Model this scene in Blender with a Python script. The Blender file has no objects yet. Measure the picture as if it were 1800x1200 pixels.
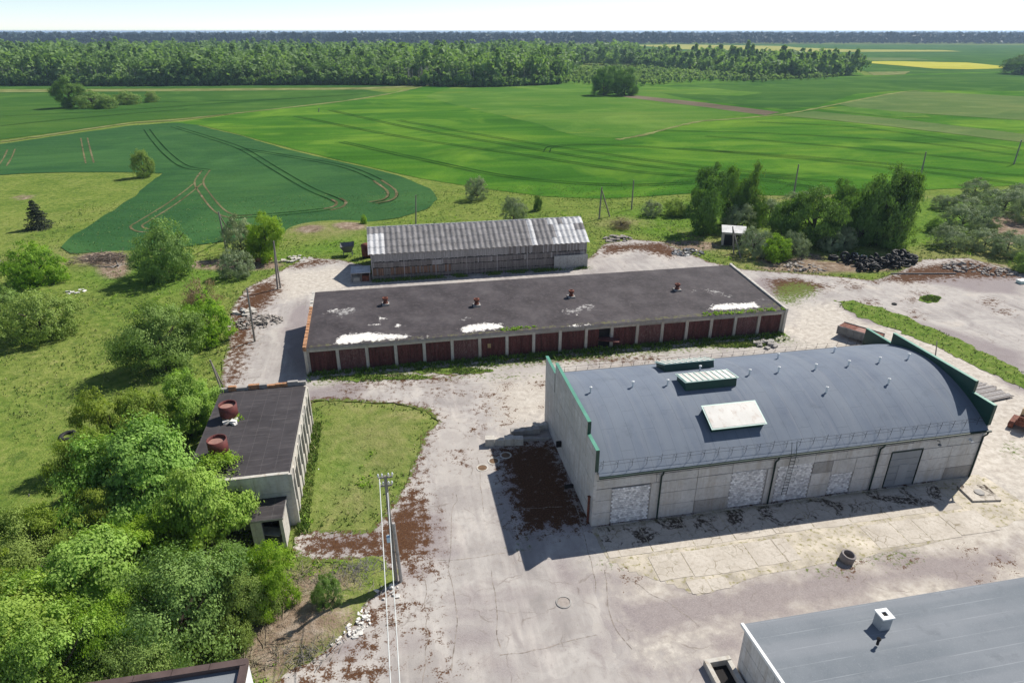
import bpy, math, random
import numpy as np
from mathutils import Vector, Matrix

# ------------------------------------------------------------------ camera, sky, sun, exposure
scene = bpy.context.scene
COL = scene.collection
PITCH, YAW, FPX, CAMH = math.radians(25.2), math.radians(10.906), 1158.8, 32.5
cd = bpy.data.cameras.new('camera'); cam = bpy.data.objects.new('camera', cd); COL.objects.link(cam)
cam.location = (0, 0, CAMH); cam.rotation_euler = (math.pi/2 - PITCH, 0, -YAW)
cd.sensor_fit = 'HORIZONTAL'; cd.sensor_width = 36; cd.lens = FPX/1800*36; cd.clip_start = .5; cd.clip_end = 40000
scene.camera = cam
SUN_AZ, SUN_EL = math.radians(60), math.radians(46)        # azimuth clockwise from +Y
w = bpy.data.worlds.new('World'); scene.world = w; w.use_nodes = True
wn = w.node_tree.nodes; wl = w.node_tree.links
sky = wn.new('ShaderNodeTexSky'); sky.sky_type = 'NISHITA'; sky.sun_disc = False
sky.sun_elevation = SUN_EL; sky.sun_rotation = SUN_AZ
sky.air_density = .6; sky.dust_density = 0.; sky.ozone_density = 1.0
tint = wn.new('ShaderNodeMix'); tint.data_type = 'RGBA'; tint.blend_type = 'MULTIPLY'; tint.inputs[0].default_value = 1; tint.inputs[7].default_value = (1.0, 1.0, 1.0, 1)
hs_ = wn.new('ShaderNodeHueSaturation'); hs_.inputs['Saturation'].default_value = .8; wl.new(sky.outputs[0], hs_.inputs['Color']); wl.new(hs_.outputs[0], tint.inputs[6]); wl.new(tint.outputs[2], wn['Background'].inputs[0]); wn['Background'].inputs[1].default_value = .1
sd_ = bpy.data.lights.new('sun', 'SUN'); sd_.energy = 4.6; sd_.angle = math.radians(.53); sd_.color = (1, .945, .86)
sun = bpy.data.objects.new('sun', sd_); COL.objects.link(sun)
sdir = Vector((math.sin(SUN_AZ)*math.cos(SUN_EL), math.cos(SUN_AZ)*math.cos(SUN_EL), math.sin(SUN_EL)))
sun.rotation_euler = sdir.to_track_quat('Z', 'Y').to_euler()
vs = scene.view_settings
vs.view_transform = 'Standard'; vs.look = 'None'; vs.exposure = 0.5; vs.gamma = 1; vs.use_curve_mapping = False
scene.cycles.transparent_max_bounces = 8; scene.cycles.max_bounces = 6
scene.cycles.volume_bounces = 0

# ------------------------------------------------------------------ photograph pixel -> place
_fw = np.array([math.sin(YAW)*math.cos(PITCH), math.cos(YAW)*math.cos(PITCH), -math.sin(PITCH)])
_rt = np.array([math.cos(YAW), -math.sin(YAW), 0.]); _up = np.cross(_rt, _fw)
def ray(x, y): return _fw*FPX + _rt*(x-900) - _up*(y-600)
def G(x, y, z=0.):
    d = ray(x, y); t = (z-CAMH)/d[2]; return Vector((d[0]*t, d[1]*t, z))
def onY(x, y, Y):
    d = ray(x, y); t = Y/d[1]; return Vector((d[0]*t, Y, CAMH+d[2]*t))
def tall(xb, yb, yt):
    b = G(xb, yb); d = ray(xb, yt); t = (d[0]*b.x+d[1]*b.y)/(d[0]**2+d[1]**2); return CAMH+d[2]*t
def W2(px): return [tuple(G(*p)[:2]) for p in px]
def dist(p): return math.sqrt(p.x**2+p.y**2+CAMH**2)

# ------------------------------------------------------------------ mesh helpers
class MB:
    def __init__(s): s.v = []; s.f = []
    def quad(s, *p):
        n = len(s.v); s.v += [tuple(q) for q in p]; s.f.append(tuple(range(n, n+len(p)))); return s
    def box(s, x0, x1, y0, y1, z0, z1, M=None):
        n = len(s.v)
        c = [(x0,y0,z0),(x1,y0,z0),(x1,y1,z0),(x0,y1,z0),(x0,y0,z1),(x1,y0,z1),(x1,y1,z1),(x0,y1,z1)]
        if M is not None: c = [tuple(M @ Vector(q)) for q in c]
        s.v += c
        s.f += [tuple(n+i for i in q) for q in ((0,3,2,1),(4,5,6,7),(0,1,5,4),(1,2,6,5),(2,3,7,6),(3,0,4,7))]
        return s
    def bar(s, a, b, wd, ht=None):
        a, b = Vector(a), Vector(b); d = b-a; L = d.length
        M = Matrix.Translation(a) @ d.to_track_quat('Z', 'Y').to_matrix().to_4x4(); ht = ht or wd
        return s.box(-wd/2, wd/2, -ht/2, ht/2, 0, L, M)
    def tube(s, pts, r, n=8, caps=True):
        pts = [Vector(p) for p in pts]; rs = r if isinstance(r, (list, tuple)) else [r]*len(pts); base = len(s.v)
        for i, p in enumerate(pts):
            d = (pts[min(i+1, len(pts)-1)] - pts[max(i-1, 0)]).normalized(); q = d.to_track_quat('Z', 'Y')
            for k in range(n):
                a = 2*math.pi*k/n; s.v.append(tuple(p + q @ Vector((math.cos(a)*rs[i], math.sin(a)*rs[i], 0))))
        for i in range(len(pts)-1):
            for k in range(n):
                a = base+i*n+k; b = base+i*n+(k+1) % n; s.f.append((a, b, b+n, a+n))
        if caps:
            s.f.append(tuple(base+k for k in reversed(range(n)))); s.f.append(tuple(base+(len(pts)-1)*n+k for k in range(n)))
        return s
    def lathe(s, prof, n=20, c=(0, 0, 0)):
        base = len(s.v)
        for r, z in prof:
            for k in range(n):
                a = 2*math.pi*k/n; s.v.append((c[0]+r*math.cos(a), c[1]+r*math.sin(a), c[2]+z))
        for i in range(len(prof)-1):
            for k in range(n):
                a = base+i*n+k; b = base+i*n+(k+1) % n; s.f.append((a, b, b+n, a+n))
        return s
    def prism(s, poly, axis, a0, a1):       # polygon of (u,v), extruded along axis 'x' (u=y,v=z) or 'y' (u=x,v=z) or 'z'
        n = len(s.v); m = len(poly)
        put = {'x': lambda u, v, a: (a, u, v), 'y': lambda u, v, a: (u, a, v), 'z': lambda u, v, a: (u, v, a)}[axis]
        s.v += [put(u, v, a0) for u, v in poly] + [put(u, v, a1) for u, v in poly]
        s.f.append(tuple(n+i for i in range(m))); s.f.append(tuple(n+m+i for i in reversed(range(m))))
        for i in range(m): j = (i+1) % m; s.f.append((n+i, n+m+i, n+m+j, n+j))
        return s
    def mesh(s, name, mat, smooth=False):
        me = bpy.data.meshes.new(name); me.from_pydata(s.v, [], s.f); me.materials.append(mat)
        if smooth: me.polygons.foreach_set('use_smooth', [True]*len(s.f))
        me.update(); return me
    def build(s, name, mat, parent=None, smooth=False): return link(name, s.mesh(name, mat, smooth), parent)
def link(name, me, parent=None, loc=None):
    o = bpy.data.objects.new(name, me); COL.objects.link(o)
    if parent is not None: o.parent = parent
    if loc is not None: o.location = loc
    return o
def npmesh(name, V, F, mat, attrs=None, smooth=False):       # F: (n,4) or (n,3) array
    me = bpy.data.meshes.new(name); k = F.shape[1]
    me.vertices.add(len(V)); me.vertices.foreach_set('co', np.asarray(V, np.float32).ravel())
    me.loops.add(F.size); me.loops.foreach_set('vertex_index', F.astype(np.int32).ravel())
    me.polygons.add(len(F)); me.polygons.foreach_set('loop_start', np.arange(0, F.size, k, dtype=np.int32))
    me.polygons.foreach_set('use_smooth', np.full(len(F), smooth))
    for an, av in (attrs or {}).items():
        at = me.attributes.new(an, 'FLOAT', 'POINT'); at.data.foreach_set('value', np.asarray(av, np.float32))
    me.materials.append(mat); me.update(calc_edges=True); me.validate(); return me
def tag(o, label=None, cat=None, group=None, kind=None):
    if label: o['label'] = label
    if cat: o['category'] = cat
    if group: o['group'] = group
    if kind: o['kind'] = kind
    return o
def thing(name, label, cat, loc=(0, 0, 0), rz=0, group=None):
    o = link(name, None, None, loc); o.rotation_euler.z = rz; return tag(o, label, cat, group)
def copy_tree(o, parent=None):
    c = o.copy(); COL.objects.link(c); c.parent = parent
    for ch in o.children: copy_tree(ch, c)
    return c

# ------------------------------------------------------------------ numpy noise and signed distance
def vnoise(x, y, seed=0):
    xi = np.floor(x); yi = np.floor(y); fx = x-xi; fy = y-yi; fx = fx*fx*(3-2*fx); fy = fy*fy*(3-2*fy)
    def h(a, b):
        v = np.sin(a*127.1 + b*311.7 + seed*74.7)*43758.5453; return v-np.floor(v)
    return (h(xi, yi)*(1-fx)+h(xi+1, yi)*fx)*(1-fy) + (h(xi, yi+1)*(1-fx)+h(xi+1, yi+1)*fx)*fy
def fnoise(x, y, seed=0, octv=4):
    t = 0; a = .5; k = 1
    for i in range(octv): t = t + a*vnoise(x*k, y*k, seed+i); a *= .5; k *= 2.03
    return t/.94
def sdist(x, y, poly):                      # positive inside
    d = np.full(x.shape, 1e18); ins = np.zeros(x.shape, bool); n = len(poly)
    for i in range(n):
        ax, ay = poly[i]; bx, by = poly[(i+1) % n]; ex, ey = bx-ax, by-ay
        t = np.clip(((x-ax)*ex+(y-ay)*ey)/(ex*ex+ey*ey+1e-9), 0, 1)
        d = np.minimum(d, (x-ax-t*ex)**2+(y-ay-t*ey)**2)
        c = (ay > y) != (by > y)
        ins ^= c & (x < (bx-ax)*(y-ay)/((by-ay) if by != ay else 1e-9)+ax)
    d = np.sqrt(d); return np.where(ins, d, -d)
def soft(x, y, polys, wd):                  # 0..1 mask, 0.5 on the outline
    m = np.zeros(x.shape)
    for p in polys: m = np.maximum(m, np.clip(.5+sdist(x, y, p)/wd, 0, 1))
    return m
def sheet(name, poly, z, step, mat, jit=0., jscale=.5, attrs=None, cut=None, seed=1):
    """a sheet cut from a grid along a ragged outline; attrs(x, y) returns more point attributes"""
    P = np.array(poly); x0, y0 = P.min(0)-step-jit; x1, y1 = P.max(0)+step+jit
    xs = np.arange(x0, x1, step); ys = np.arange(y0, y1, step)
    X, Y = np.meshgrid(xs, ys); X = X.ravel(); Y = Y.ravel()
    def S(x, y):
        s = sdist(x, y, poly)
        if cut:
            for c in cut: s = np.minimum(s, -sdist(x, y, c))
        return s + jit*2*(fnoise(x*jscale, y*jscale, seed)-.5) if jit else s
    s = S(X, Y); e = step*.25
    out = (s < 0) & (s > -2.5*step)
    for it in range(2):
        xx, yy = X[out], Y[out]; ss = S(xx, yy)
        gx = (S(xx+e, yy)-S(xx-e, yy))/(2*e); gy = (S(xx, yy+e)-S(xx, yy-e))/(2*e); gg = np.maximum(gx*gx+gy*gy, .3)
        X[out] -= np.clip(np.where(ss < 0, ss*gx/gg, 0), -step, step); Y[out] -= np.clip(np.where(ss < 0, ss*gy/gg, 0), -step, step)
    nx = len(xs); ny = len(ys)
    I, J = np.meshgrid(np.arange(nx-1), np.arange(ny-1)); a = (J*nx+I).ravel()
    F = np.stack([a, a+1, a+nx+1, a+nx], 1); F = F[(s[F] > 0).sum(1) >= 2]
    used = np.unique(F); rm = np.zeros(len(X), int); rm[used] = np.arange(len(used)); F = rm[F]; X = X[used]; Y = Y[used]; s = s[used]
    at = {'edge': np.maximum(s, 0)}
    if attrs: at.update(attrs(X, Y))
    Z = z(X, Y) if callable(z) else np.full(len(X), z)
    return link(name, npmesh(name, np.stack([X, Y, Z], 1), F, mat, at))
def ngon(name, poly, z, mat, jit=0., dens=6., seed=0):
    pts = []
    for i in range(len(poly)):
        a = np.array(poly[i]); b = np.array(poly[(i+1) % len(poly)]); L = np.hypot(*(b-a)); k = max(1, int(L/dens))
        for j in range(k):
            q = a+(b-a)*j/k
            if jit: q = q+jit*2*np.array([fnoise(q[0]/dens/2, q[1]/dens/2, seed)-.5, fnoise(q[0]/dens/2, q[1]/dens/2, seed+9)-.5])
            pts.append((q[0], q[1], z))
    return MB().quad(*pts).build(name, mat)
def spline(pts, k=8):
    P = [np.array(p, float) for p in pts]; P = [2*P[0]-P[1]]+P+[2*P[-1]-P[-2]]; out = []
    for i in range(1, len(P)-2):
        for j in range(k):
            t = j/k; a, b, c, d = P[i-1:i+3]
            out.append(.5*((2*b)+(c-a)*t+(2*a-5*b+4*c-d)*t*t+(3*b-a-3*c+d)*t**3))
    out.append(P[-2]); return out

# ------------------------------------------------------------------ materials
class NT:
    def __init__(s, name):
        s.m = bpy.data.materials.new(name); s.m.use_nodes = True; s.t = s.m.node_tree
        s.b = s.t.nodes['Principled BSDF']; s.o = s.t.nodes['Material Output']; s.b.inputs['Specular IOR Level'].default_value = .25
        s._p = None
    def put(s, sock, v):
        if isinstance(v, bpy.types.NodeSocket): s.t.links.new(v, sock)
        elif sock.type == 'RGBA' and not hasattr(v, '__len__'): sock.default_value = (v, v, v, 1)
        elif sock.type == 'RGBA': sock.default_value = (*v[:3], 1)
        else: sock.default_value = v
    def node(s, ty, **kw):
        n = s.t.nodes.new(ty)
        for k, v in kw.items(): setattr(n, k, v)
        return n
    def pos(s):
        if s._p is None: s._p = s.node('ShaderNodeNewGeometry').outputs['Position']
        return s._p
    def obj(s): return s.node('ShaderNodeTexCoord').outputs['Object']
    def map(s, vec, sc=(1, 1, 1), rot=(0, 0, 0), loc=(0, 0, 0)):
        n = s.node('ShaderNodeMapping'); s.put(n.inputs[0], vec); n.inputs['Scale'].default_value = sc
        n.inputs['Rotation'].default_value = rot; n.inputs['Location'].default_value = loc; return n.outputs[0]
    def noise(s, scale, vec=None, detail=4, rough=.55, dist=0.):
        n = s.node('ShaderNodeTexNoise'); s.put(n.inputs['Vector'], vec if vec is not None else s.pos())
        n.inputs['Scale'].default_value = scale; n.inputs['Detail'].default_value = detail; n.inputs['Roughness'].default_value = rough
        n.inputs['Distortion'].default_value = dist; return n.outputs[0]
    def voro(s, scale, vec=None, feature='DISTANCE_TO_EDGE', out=0):
        n = s.node('ShaderNodeTexVoronoi', feature=feature); s.put(n.inputs['Vector'], vec if vec is not None else s.pos())
        n.inputs['Scale'].default_value = scale; return n.outputs[out]
    def attr(s, name): return s.node('ShaderNodeAttribute', attribute_name=name).outputs['Fac']
    def rnd(s): return s.node('ShaderNodeObjectInfo').outputs['Random']
    def math(s, op, a, b=0., c=0.):
        n = s.node('ShaderNodeMath', operation=op); s.put(n.inputs[0], a); s.put(n.inputs[1], b); s.put(n.inputs[2], c); return n.outputs[0]
    def rng(s, v, a, b, lo=0., hi=1.):
        n = s.node('ShaderNodeMapRange'); n.clamp = True; s.put(n.inputs[0], v)
        for i, q in enumerate((a, b, lo, hi)): n.inputs[1+i].default_value = q
        return n.outputs[0]
    def mix(s, f, a, b, blend='MIX'):
        n = s.node('ShaderNodeMix', data_type='RGBA', blend_type=blend); s.put(n.inputs[0], f); s.put(n.inputs[6], a); s.put(n.inputs[7], b); return n.outputs[2]
    def ramp(s, f, stops):
        n = s.node('ShaderNodeValToRGB'); s.put(n.inputs[0], f); e = n.color_ramp.elements
        while len(e) < len(stops): e.new(.5)
        for q, (p, c) in zip(e, stops): q.position = p; q.color = (*(c if hasattr(c, '__len__') else (c,)*3), 1)
        return n.outputs[0]
    def edge(s, a, nz, k, wd=.08):           # ragged 0/1 mask from a soft 0..1 attribute and a noise
        return s.rng(s.math('MULTIPLY_ADD', s.math('SUBTRACT', nz, .5), k, a), .5-wd, .5+wd)
    def bump(s, h, st=.4, d=.05):
        n = s.node('ShaderNodeBump'); n.inputs['Strength'].default_value = st; n.inputs['Distance'].default_value = d; s.put(n.inputs['Height'], h); return n.outputs[0]
    def out(s, col, rough=.85, normal=None, metal=0., spec=None):
        s.put(s.b.inputs['Base Color'], col); s.put(s.b.inputs['Roughness'], rough); s.put(s.b.inputs['Metallic'], metal)
        if normal is not None: s.put(s.b.inputs['Normal'], normal)
        if spec is not None: s.b.inputs['Specular IOR Level'].default_value = spec
        return s.m
def plain(name, c, rough=.8, var=.35, scale=1.5, metal=0., c2=None, bump=.2, streak=None, spec=None, perobj=0.):
    """a coloured surface with mottling and an optional second colour in worn patches"""
    t = NT(name); v = t.pos()
    if streak: v = t.map(v, streak)
    n1 = t.noise(scale, v, 5, .6); n2 = t.noise(scale*6, v, 3, .6)
    col = t.mix(t.rng(n1, .3, .7), tuple(q*(1-var) for q in c), tuple(min(.9, q*(1+var*.6)) for q in c))
    if c2 is not None: col = t.mix(t.rng(n2, .52, .68), col, c2)
    if perobj: col = t.mix(t.math('MULTIPLY', t.rnd(), perobj), col, tuple(q*.35 for q in c))
    return t.out(col, rough, t.bump(n2, bump, .03) if bump else None, metal, spec)

# ground: meadow grass; attributes dry / bare / lush
t = NT('meadow')
n1 = t.noise(.12, None, 5, .6); n2 = t.noise(1.1, None, 5, .65); n3 = t.noise(6, None, 3, .7); n4 = t.noise(.35, t.map(t.pos(), (1, 1, 1), (0, 0, .6)), 4, .6, 1.)
g = t.ramp(t.math('MULTIPLY_ADD', n2, .6, t.math('MULTIPLY', n1, .4)), [(.32, (.06, .115, .02)), (.45, (.115, .175, .033)), (.56, (.175, .225, .05)), (.7, (.26, .275, .09))])
lush = t.ramp(n2, [(.32, (.04, .1, .016)), (.5, (.09, .185, .025)), (.7, (.18, .25, .05))])
dry = t.ramp(n4, [(.3, (.12, .15, .04)), (.5, (.22, .22, .085)), (.7, (.3, .26, .13))])
g = t.mix(t.rng(t.noise(.045, None, 4, .6, .8), .5, .62, 0, .55), g, t.ramp(n2, [(.3, (.12, .16, .035)), (.55, (.2, .235, .06)), (.7, (.3, .29, .12))])); g = t.mix(t.rng(t.noise(.6, None, 5, .7, .5), .54, .64, 0, .55), g, (.04, .085, .018)); g = t.mix(t.edge(t.attr('lush'), n2, .9, .25), g, lush)
g = t.mix(t.math('MULTIPLY', t.edge(t.attr('dry'), n2, 1., .3), .75), g, dry)
g = t.mix(t.rng(n3, .55, .75), g, t.mix(.45, g, (.3, .3, .11)))
g = t.mix(t.rng(n3, .28, .42, .55, 0), g, (.02, .045, .01))
bare = t.ramp(n2, [(.3, (.12, .085, .06)), (.5, (.24, .18, .13)), (.7, (.36, .3, .24))])
g = t.mix(t.edge(t.attr('bare'), n3, .9, .18), g, bare)
g = t.mix(t.rng(t.noise(.9, None, 6, .7), .66, .74, 0, .6), g, (.22, .17, .1))
MEADOW = t.out(g, .95, t.bump(t.math('ADD', n2, t.math('MULTIPLY', n3, .5)), .8, .25), spec=0.)

# yard: worn asphalt; attributes moss / sand / dark / green
t = NT('worn_asphalt')
n1 = t.noise(.22, None, 5, .62, .6); n2 = t.noise(1.6, None, 6, .68); n3 = t.noise(9, None, 4, .7); n5 = t.noise(.8, t.map(t.pos(), (1, .25, 1)), 4, .6)
a = t.ramp(n1, [(.3, (.26, .24, .23)), (.43, (.35, .325, .307)), (.55, (.42, .395, .37)), (.7, (.475, .435, .39))])
a = t.mix(t.rng(n2, .48, .7, 0, .6), a, (.3, .27, .25)); a = t.mix(t.rng(t.noise(.5, t.map(t.pos(), (1, .8, 1), (0, 0, .3), (7, 3, 0)), 5, .65, 1.2), .52, .66, 0, .55), a, (.27, .238, .228))
a = t.mix(t.rng(n5, .54, .7, 0, .5), a, (.56, .52, .48))
a = t.mix(t.rng(n3, .58, .78, 0, .5), a, (.26, .24, .225))
vv = t.node('ShaderNodeVectorMath', operation='MULTIPLY_ADD'); nn = t.node('ShaderNodeTexNoise'); nn.inputs['Scale'].default_value = .8; nn.inputs['Detail'].default_value = 4; t.put(nn.inputs['Vector'], t.pos())
t.put(vv.inputs[0], nn.outputs[1]); vv.inputs[1].default_value = (1.4, 1.4, 0); t.put(vv.inputs[2], t.pos())
cell = t.node('ShaderNodeTexVoronoi', feature='F1', distance='CHEBYCHEV'); t.put(cell.inputs['Vector'], t.map(vv.outputs[0], (1, .6, 1), (0, 0, .05))); cell.inputs['Scale'].default_value = .2
sc_ = t.node('ShaderNodeSeparateColor'); t.put(sc_.inputs[0], cell.outputs['Color'])
a = t.mix(t.rng(sc_.outputs[0], .5, 1, 0, .4), a, (.3, .275, .265)); a = t.mix(t.rng(sc_.outputs[1], .6, 1, 0, .35), a, (.5, .465, .42))
road = t.noise(1, t.map(t.pos(), (1.1, .09, 1), (0, 0, -.02)), 4, .65); a = t.mix(t.rng(road, .52, .68, 0, .35), a, (.52, .48, .44)); a = t.mix(t.rng(road, .34, .44, .3, 0), a, (.27, .245, .235))
spk = t.noise(3.2, None, 6, .78); a = t.mix(t.rng(spk, .6, .7, 0, .55), a, (.2, .17, .15))
sand = t.ramp(n2, [(.3, (.34, .3, .26)), (.5, (.47, .43, .375)), (.7, (.59, .555, .5))])
a = t.mix(t.edge(t.attr('sand'), n2, 1.1, .22), a, sand)
a = t.mix(t.math('MULTIPLY', t.edge(t.attr('dark'), n1, 1., .16), .8), a, t.ramp(n3, [(.3, (.17, .145, .15)), (.7, (.3, .26, .26))]))
nw = t.noise(.7, None, 3, .6)
c1 = t.voro(.16, vv.outputs[0]); c2 = t.voro(.55, vv.outputs[0])
crack = t.math('MULTIPLY', t.rng(c1, 0, .008, 1, 0), t.rng(nw, .46, .6))
crack2 = t.math('MULTIPLY', t.rng(c2, 0, .022, 1, 0), t.rng(nw, .56, .7))
a = t.mix(t.math('MULTIPLY', t.math('MAXIMUM', crack, crack2), .6), a, (.16, .13, .11))
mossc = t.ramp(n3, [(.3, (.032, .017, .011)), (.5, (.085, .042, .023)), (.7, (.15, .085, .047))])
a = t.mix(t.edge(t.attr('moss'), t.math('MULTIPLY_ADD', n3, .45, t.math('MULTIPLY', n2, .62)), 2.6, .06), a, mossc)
ng = t.noise(2.6, None, 5, .7)
gr = t.ramp(n3, [(.3, (.05, .085, .018)), (.55, (.12, .16, .035)), (.75, (.24, .22, .08))])
a = t.mix(t.edge(t.attr('green'), ng, 2.2, .12), a, gr)
ASPHALT = t.out(a, .9, t.bump(t.math('ADD', n3, t.math('MULTIPLY', n2, .6)), .35, .04), spec=.04)

def crop(name, cA, cB, cC, ang, sx=.02, sy=.35, yellow=None):
    t = NT(name); p = t.map(t.pos(), (sx, sy, 1), (0, 0, ang)); n = t.noise(1, p, 5, .6, .3); big = t.noise(.012, None, 4, .6, .5); fine = t.noise(1.3, None, 4, .7)
    c = t.ramp(t.math('MULTIPLY_ADD', n, .45, t.math('MULTIPLY', big, .55)), [(.36, cA), (.5, cB), (.64, cC)])
    c = t.mix(t.rng(fine, .35, .7, .35, 0), c, tuple(q*.35 for q in cA)); c = t.mix(t.rng(t.noise(1, t.map(t.pos(), (sx*2, sy*6, 1), (0, 0, ang)), 3, .6), .5, .7, 0, .35), c, cA); c = t.mix(t.rng(t.noise(.03, None, 5, .6, 1.), .5, .68, 0, .5), c, tuple(q*1.15 for q in cC))
    if yellow: c = t.mix(t.math('MULTIPLY', t.rng(t.noise(.035, t.map(t.pos(), (.35, 1.4, 1)), 5, .65), .6, .72), .7), c, yellow)
    return t.out(c, .9, t.bump(fine, .6, .2), spec=0.)
CROP_TEAL = crop('wheat_bluish', (.03, .085, .032), (.042, .112, .038), (.062, .14, .042), .15, .05, .25)
CROP_BRIGHT = crop('barley_bright', (.03, .1, .014), (.066, .175, .02), (.145, .25, .03), 1.75, .012, .1)
CROP_MID = crop('crop_mid', (.036, .1, .022), (.055, .13, .025), (.085, .165, .032), .1, .01, .1)
CROP_LIGHT = crop('meadow_light', (.06, .155, .024), (.09, .19, .03), (.14, .225, .045), .3, .01, .1, (.3, .28, .04))
CROP_PALE = crop('hay_pale', (.085, .15, .045), (.115, .175, .055), (.16, .2, .07), -.25, .01, .12)
RAPE_FAR = crop('rapeseed_far', (.26, .27, .06), (.34, .34, .08), (.4, .39, .13), 0, .01, .1)
RAPE = crop('rapeseed', (.36, .35, .05), (.46, .44, .06), (.52, .5, .12), 0, .01, .1)
PLOUGH = crop('bare_soil', (.12, .1, .07), (.165, .135, .095), (.21, .18, .125), .2, .02, .2)
TRACKM = plain('dirt_track', (.2, .215, .085), .95, .5, .12, c2=(.12, .19, .04), spec=0.)
RUT = plain('wheel_rut', (.13, .12, .06), .95, .6, .08, c2=(.22, .17, .11), spec=0.)
RUTD = plain('wheel_rut_green', (.014, .045, .012), .95, .5, .08, spec=0.)

def concrete(name, c, dirt, stain=.5, rowscale=1.):
    t = NT(name); p = t.pos(); n1 = t.noise(.5, p, 5, .65); n2 = t.noise(3.5, p, 5, .7); st = t.noise(1., t.map(p, (2.2, 2.2, .18)), 5, .7); ho = t.noise(1., t.map(p, (.3, .3, 3.)), 5, .7)
    col = t.mix(t.rng(n1, .32, .68), tuple(q*.72 for q in c), c)
    col = t.mix(t.rng(n2, .48, .7, 0, .7), col, tuple(q*.55 for q in c)); col = t.mix(t.rng(t.noise(1.3, p, 6, .75), .56, .66, 0, .5), col, tuple(q*1.25 for q in dirt))
    col = t.mix(t.rng(st, .48, .66, 0, stain*1.3), col, dirt); col = t.mix(t.rng(ho, .55, .7, 0, stain*.7), col, tuple(q*1.2 for q in dirt))
    col = t.mix(t.math('MULTIPLY', t.rnd(), .3), col, tuple(q*.6 for q in c))
    return t.out(col, .9, t.bump(n2, .35, .03), spec=.2)
CONC = concrete('concrete_panel', (.66, .645, .62), (.4, .355, .3))
CONC_W = concrete('whitewashed_concrete', (.62, .595, .54), (.38, .32, .25), .6)
CONC_D = concrete('dark_concrete', (.4, .385, .365), (.25, .215, .18))
t = NT('slab_concrete'); p = t.pos(); n1 = t.noise(.6, p, 5, .65); n2 = t.noise(4, p, 5, .7); nv = t.node('ShaderNodeTexNoise'); nv.inputs['Scale'].default_value = 1.5; t.put(nv.inputs['Vector'], p)
vw = t.node('ShaderNodeVectorMath', operation='MULTIPLY_ADD'); t.put(vw.inputs[0], nv.outputs[1]); vw.inputs[1].default_value = (.5, .5, 0); t.put(vw.inputs[2], p)
col = t.mix(t.rng(n1, .3, .7), (.42, .38, .325), (.6, .555, .49)); col = t.mix(t.rng(n2, .48, .68, 0, .75), col, (.36, .315, .255)); col = t.mix(t.rng(t.noise(1.2, p, 6, .75), .54, .64, 0, .6), col, (.3, .27, .22)); col = t.mix(t.math('MULTIPLY', t.rnd(), .25), col, (.4, .36, .31))
ck = t.math('MULTIPLY', t.rng(t.voro(1.1, vw.outputs[0]), 0, .03, 1, 0), t.rng(t.noise(.45, p, 3, .6), .48, .58)); col = t.mix(t.math('MULTIPLY', ck, .8), col, (.16, .13, .07))
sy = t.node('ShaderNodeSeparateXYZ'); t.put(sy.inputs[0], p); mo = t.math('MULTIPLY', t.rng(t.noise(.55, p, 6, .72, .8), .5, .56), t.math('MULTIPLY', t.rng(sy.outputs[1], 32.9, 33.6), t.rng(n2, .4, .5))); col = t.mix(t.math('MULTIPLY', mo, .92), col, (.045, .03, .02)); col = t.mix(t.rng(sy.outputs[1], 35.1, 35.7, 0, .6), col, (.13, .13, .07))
SLABM = t.out(col, .9, t.bump(n2, .4, .03), spec=.05)
JOINT = plain('joint_mortar', (.17, .155, .14), .95, .4, 3)
# roofing
t = NT('roof_membrane'); p = t.pos(); n1 = t.noise(.35, p, 5, .6); n2 = t.noise(14, p, 3, .7)
strip = t.noise(1., t.map(p, (1.05, .06, .06)), 2, .5)
sx = t.node('ShaderNodeSeparateXYZ'); t.put(sx.inputs[0], p)
sm = t.rng(t.math('PINGPONG', sx.outputs[0], .5), 0, .03, 1, 0)
col = t.mix(t.rng(n1, .3, .7), (.13, .155, .2), (.17, .2, .245)); col = t.mix(t.rng(strip, .4, .62, 0, .5), col, (.19, .215, .25)); run = t.noise(1, t.map(p, (2.5, .2, .2)), 5, .7); col = t.mix(t.rng(run, .55, .72, 0, .5), col, (.22, .235, .265)); col = t.mix(t.rng(t.noise(.6, p, 5, .7), .58, .7, 0, .45), col, (.11, .13, .16))
lap = t.rng(t.math('PINGPONG', t.math('ADD', sx.outputs[1], t.math('MULTIPLY', t.math('SNAP', sx.outputs[0], 1.), 1.7)), 2.4), 0, .04, 1, 0); col = t.mix(t.math('MULTIPLY', t.math('MAXIMUM', sm, t.math('MULTIPLY', lap, .8)), .4), col, (.06, .075, .095)); col = t.mix(t.rng(n2, .55, .75, 0, .3), col, (.23, .25, .28))
ROOFB = t.out(col, .85, t.bump(n2, .3, .02), spec=.15)
t = NT('roof_membrane_grey'); p = t.pos(); n1 = t.noise(.3, p, 5, .6); n2 = t.noise(12, p, 3, .7); sx = t.node('ShaderNodeSeparateXYZ'); t.put(sx.inputs[0], p)
strip = t.noise(1., t.map(p, (.05, 1., 1.)), 2, .5)
sm = t.math('MULTIPLY', t.rng(t.math('PINGPONG', sx.outputs[1], .5), 0, .03, 1, 0), t.rng(t.noise(.4, p, 2), .4, .6))
col = t.mix(t.rng(n1, .3, .7), (.14, .16, .18), (.19, .21, .23)); col = t.mix(t.rng(strip, .4, .62, 0, .5), col, (.23, .245, .265)); col = t.mix(t.rng(t.noise(.9, p, 6, .7), .56, .7, 0, .5), col, (.12, .135, .15))
col = t.mix(t.math('MULTIPLY', sm, .5), col, (.36, .38, .4)); col = t.mix(t.rng(n2, .55, .75, 0, .35), col, (.3, .32, .34))
ROOFG = t.out(col, .85, t.bump(n2, .3, .02), spec=.15)
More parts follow.
